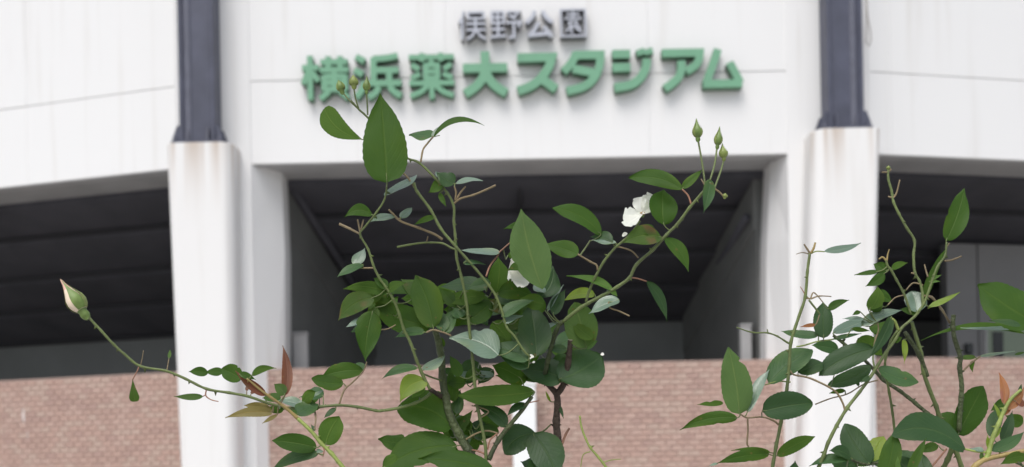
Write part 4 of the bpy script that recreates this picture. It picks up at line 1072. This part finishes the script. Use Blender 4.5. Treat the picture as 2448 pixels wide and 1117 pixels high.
BB.leaves([
 (1971, 602, 2061, 577, 17, 'p', F_(bend=-5, el=30)), (1969, 808, 1968, 722, 43, 'd', F_(el=8, az=-14, shape=(.5, .55), dz=-.006, label='dark oval leaf beside the upright stem')), (1980, 739, 2030, 717, 18, 'g', F_(bend=3)),
 (1956, 803, 1867, 788, 20, 't', F_(bend=-4)), (1949, 777, 1915, 781, 9, 'n'), (1992, 796, 2088, 754, 26, 'p', F_(bend=-2, el=40)), (2060, 778, 2157, 735, 25, 'p', F_(bend=5, el=40, label='pale glossy leaf pointing right')),
 (2068, 764, 2014, 760, 10, 'p'), (2036, 786, 2079, 791, 11, 'g'), (1990, 812, 2060, 794, 10, 't'),
 (1768, 990, 1741, 829, 67, 's', F_(el=3, az=-6, under=True, shape=(.45, .62), fold=.05, bend=4, bite=[(1, .76, .35, .03)], label='tall upright pale green leaf against the tiled wall')),
 (1838, 918, 1942, 832, 56, 't', F_(el=30, fold=.3, shape=(.5, .42), bend=6)), (1908, 891, 1970, 866, 38, 'd', F_(el=30, dz=.01, shape=(.5, .4))),
 (2088, 834, 1958, 897, 52, 'd', F_(el=22, bend=10, shape=(.5, .45), label='broad dark leaf in front of the right pillar')), (2082, 876, 1978, 918, 36, 't', F_(el=28, bend=-8, shape=(.5, .45), dz=-.003)), (1994, 869, 1926, 900, 12, 'c', F_(bend=3)),
 (1787, 985, 1839, 882, 25, 'p', F_(el=25, az=-25, bend=-5, shape=(.5, .6))), (1729, 964, 1667, 967, 13, 'g', F_(bite=[(1, .5, .5, .1)], maxpet=10)), (1763, 999, 1626, 1028, 30, 'g', F_(bend=12, label='long leaf pointing left with tip against the tiles')),
 (1822, 984, 1946, 962, 62, 'd', F_(el=12, az=6, fold=.34, shape=(.42, .42), dz=-.012, label='dark glossy leaf crossing the upright stem')),
 (1858, 1090, 1949, 1042, 30, 'g', F_(bend=3, shape=(.5, .5))), (1838, 1086, 1717, 1107, 28, 'g', F_(bend=6)), (1842, 1082, 1750, 1076, 11, 'g', F_(bend=5)), (1716, 1108, 1694, 1114, 6, 'p', F_(pet=False)),
 (2020, 934, 1983, 940, 11, 'g'), (2052, 923, 2047, 906, 8, 'd'), (2083, 899, 2059, 914, 11, 'd'),
 (2100, 649, 2042, 657, 11, 'g'), (2115, 653, 2070, 684, 24, 'g', F_(bend=-4)), (2119, 648, 2088, 631, 24, 'g'), (2131, 643, 2170, 628, 15, 'g', F_(bend=3)),
 (2080, 740, 2098, 683, 34, 'g', F_(bend=8)), (2075, 737, 2110, 712, 32, 'g', F_(bend=-6, dz=.004)), (2056, 745, 2038, 753, 10, 'g'),
 (2204, 722, 2268, 590, 19, 'g', F_(el=5, az=40, bend=-5, fold=.02, label='narrow leaf seen edge on along its stem')), (2262, 575, 2311, 447, 47, 'g', F_(el=5, az=8, shape=(.5, .6), under=False, bend=3, label='single upright leaf against the dark opening')),
 (2226, 666, 2251, 657, 8, 'c'), (2222, 673, 2248, 673, 7, 'c'), (2191, 748, 2179, 695, 46, 'p', F_(el=22, shape=(.5, .38), fold=.25)), (2192, 749, 2152, 738, 17, 'g'), (2221, 733, 2295, 697, 13, 'y', F_(bend=-3)), (2240, 720, 2218, 738, 9, 'y'),
 (2450, 798, 2203, 803, 15, 'g', F_(bend=22, el=42, label='long wavy leaf seen edge on below the pruned stem')), (2440, 786, 2300, 774, 8, 'p', F_(bend=-4, dz=.004, pet=False)),
 (2478, 772, 2342, 676, 88, 'g', F_(el=15, az=5, shape=(.5, .6), dz=-.01, under=False, pet=False, label='large leaf entering at the right edge')), (2440, 778, 2366, 764, 14, 'd', F_(pet=False)),
 (2161, 812, 2164, 868, 13, 'y'), (2131, 757, 2081, 856, 25, 'd', F_(bend=4, el=5, az=20)), (2099, 882, 2197, 913, 36, 't', F_(bend=-5, el=25, shape=(.5, .42), label='dull green oval leaf beside the stem crossing')), (2132, 815, 2158, 806, 16, 'g'),
 (2332, 854, 2284, 856, 11, 's'), (2341, 853, 2426, 838, 7, 'p'), (2426, 848, 2452, 842, 6, 's', F_(pet=False)), (2328, 862, 2326, 889, 10, 'g', F_(bend=-4)), (2106, 896, 2130, 900, 16, 'g', F_(dz=.004)),
 (2291, 1039, 2357, 921, 62, 'g', F_(el=8, az=10, shape=(.5, .42), fold=.1, bend=-3, under=False, label='broad upright leaf with a pale midrib')), (2292, 1036, 2240, 992, 54, 'g', F_(el=15, shape=(.5, .38), dz=.004, under=False)),
 (2307, 1073, 2140, 1032, 62, 'd', F_(el=32, bend=26, shape=(.5, .4), dz=-.006, label='large arched glossy leaf at the foot of the right bush')), (2079, 1110, 2020, 1010, 58, 'd', F_(el=15, az=-10, shape=(.5, .5), fold=.2, bend=-6)),
 (2082, 1102, 2112, 1042, 42, 'y', F_(el=30, shape=(.5, .45), dz=.003)), (2037, 1096, 1982, 1078, 26, 'd', F_(el=25, bend=8)), (2028, 1097, 1934, 1113, 22, 't', F_(bend=6)),
 (1892, 1160, 1902, 1100, 34, 'd', F_(Yb=.59, pet=False)), (2110, 1160, 2138, 1034, 46, 'g', F_(el=5, Yb=.575, pet=False, shape=(.6, .5), under=False)), (2172, 1135, 2215, 1046, 22, 'g', F_(el=5, Yb=.57, pet=False)),
 (2182, 1130, 2134, 1086, 40, 'd', F_(el=35, Yb=.58, pet=False)), (2214, 1146, 2198, 1078, 36, 'd', F_(Yb=.61, pet=False)), (2242, 1064, 2200, 1082, 22, 'g', F_(dz=.004)), (2146, 1130, 2148, 1092, 12, 'c', F_(Yb=.57, pet=False)),
 (2370, 1046, 2391, 972, 32, 'd', F_(dz=.01, shape=(.5, .4))), (2396, 1056, 2422, 980, 26, 'd', F_(dz=.012)), (2400, 966, 2389, 889, 19, 'n', F_(bend=6, label='orange young leaf at the right edge')), (2408, 979, 2450, 925, 20, 'n', F_(bend=4)), (2428, 960, 2456, 966, 18, 'r'), (2392, 1005, 2378, 960, 9, 'y'), (2398, 992, 2420, 975, 8, 'n'), (2410, 968, 2406, 940, 8, 'y'), (2376, 1048, 2395, 1020, 10, 'y'), (2436, 938, 2443, 918, 8, 'd'),
 (2367, 1078, 2449, 1031, 28, 't', F_(bend=-7, el=30)), (2352, 1078, 2319, 1070, 10, 'p'), (2346, 1100, 2350, 1078, 10, 's'), (2456, 1092, 2393, 1110, 26, 'g', F_(bend=6)), (2364, 1075, 2362, 1040, 10, 'y'),
])
fill(BB, [(1950, 790, 2090, 880, 3, 'dtg'), (2080, 700, 2190, 800, 2, 'gtg'), (1960, 1085, 2250, 1120, 6, 'gdt'), (2380, 960, 2440, 1060, 2, 'dg')])
BB.bud(2123, 408, 2124, 396, 9, 'bud2', long_tip=False)

# canes going down to the soil, with a skirt of lower leaves (below the picture)
def skirt(b, exits, base_x):
    for (px, Y, r) in exits:
        top = U(px, 1118, Y); foot = Vector((base_x + R.uniform(-.05, .05), Y + R.uniform(.03, .09), .0))
        P = [top, top.lerp(foot, .3) + Vector((R.uniform(-.02, .02), R.uniform(-.01, .02), 0)), top.lerp(foot, .65) + Vector((R.uniform(-.02, .02), R.uniform(-.01, .02), 0)), foot]
        c = catmull(P, 5); v, f = tube([p - b.loc for p in c], [r / F * Y * (1 + .5 * i / len(c)) for i in range(len(c))], 8, rng=R)
        link('cane', mesh_from(v, f, 'cane', smooth=True), M['cane'], b.root)
        for q in range(9):
            p = c[R.randrange(2, len(c) - 3)]
            d = p - EYE; 
            if p.z > 1.40: continue
            X = CX + (p.x - EYE.x) / p.y * F; Yp = HY - (p.z - EYE.z) / p.y * F
            an = R.uniform(0, 6.28); L_ = R.uniform(110, 190); off = R.uniform(30, 90)
            x0, y0 = X + math.cos(an) * off, Yp + math.sin(an) * off
            if min(y0, y0 + math.sin(an) * L_) < 1230: continue
            b.leaf(x0, y0, x0 + math.cos(an) * L_, y0 + math.sin(an) * L_, R.uniform(55, 95), R.choice('gdgt'), Yb=p.y + R.uniform(-.03, .03), pet=False)
skirt(BA, [(1148, .64, 11), (1336, .655, 10), (1161, .635, 7), (826, .60, 5), (1451, .62, 3.2)], .01)
skirt(BB, [(2300, .625, 8), (2252, .63, 8), (1955, .60, 6), (1846, .595, 5.5), (2324, .585, 8)], .21)
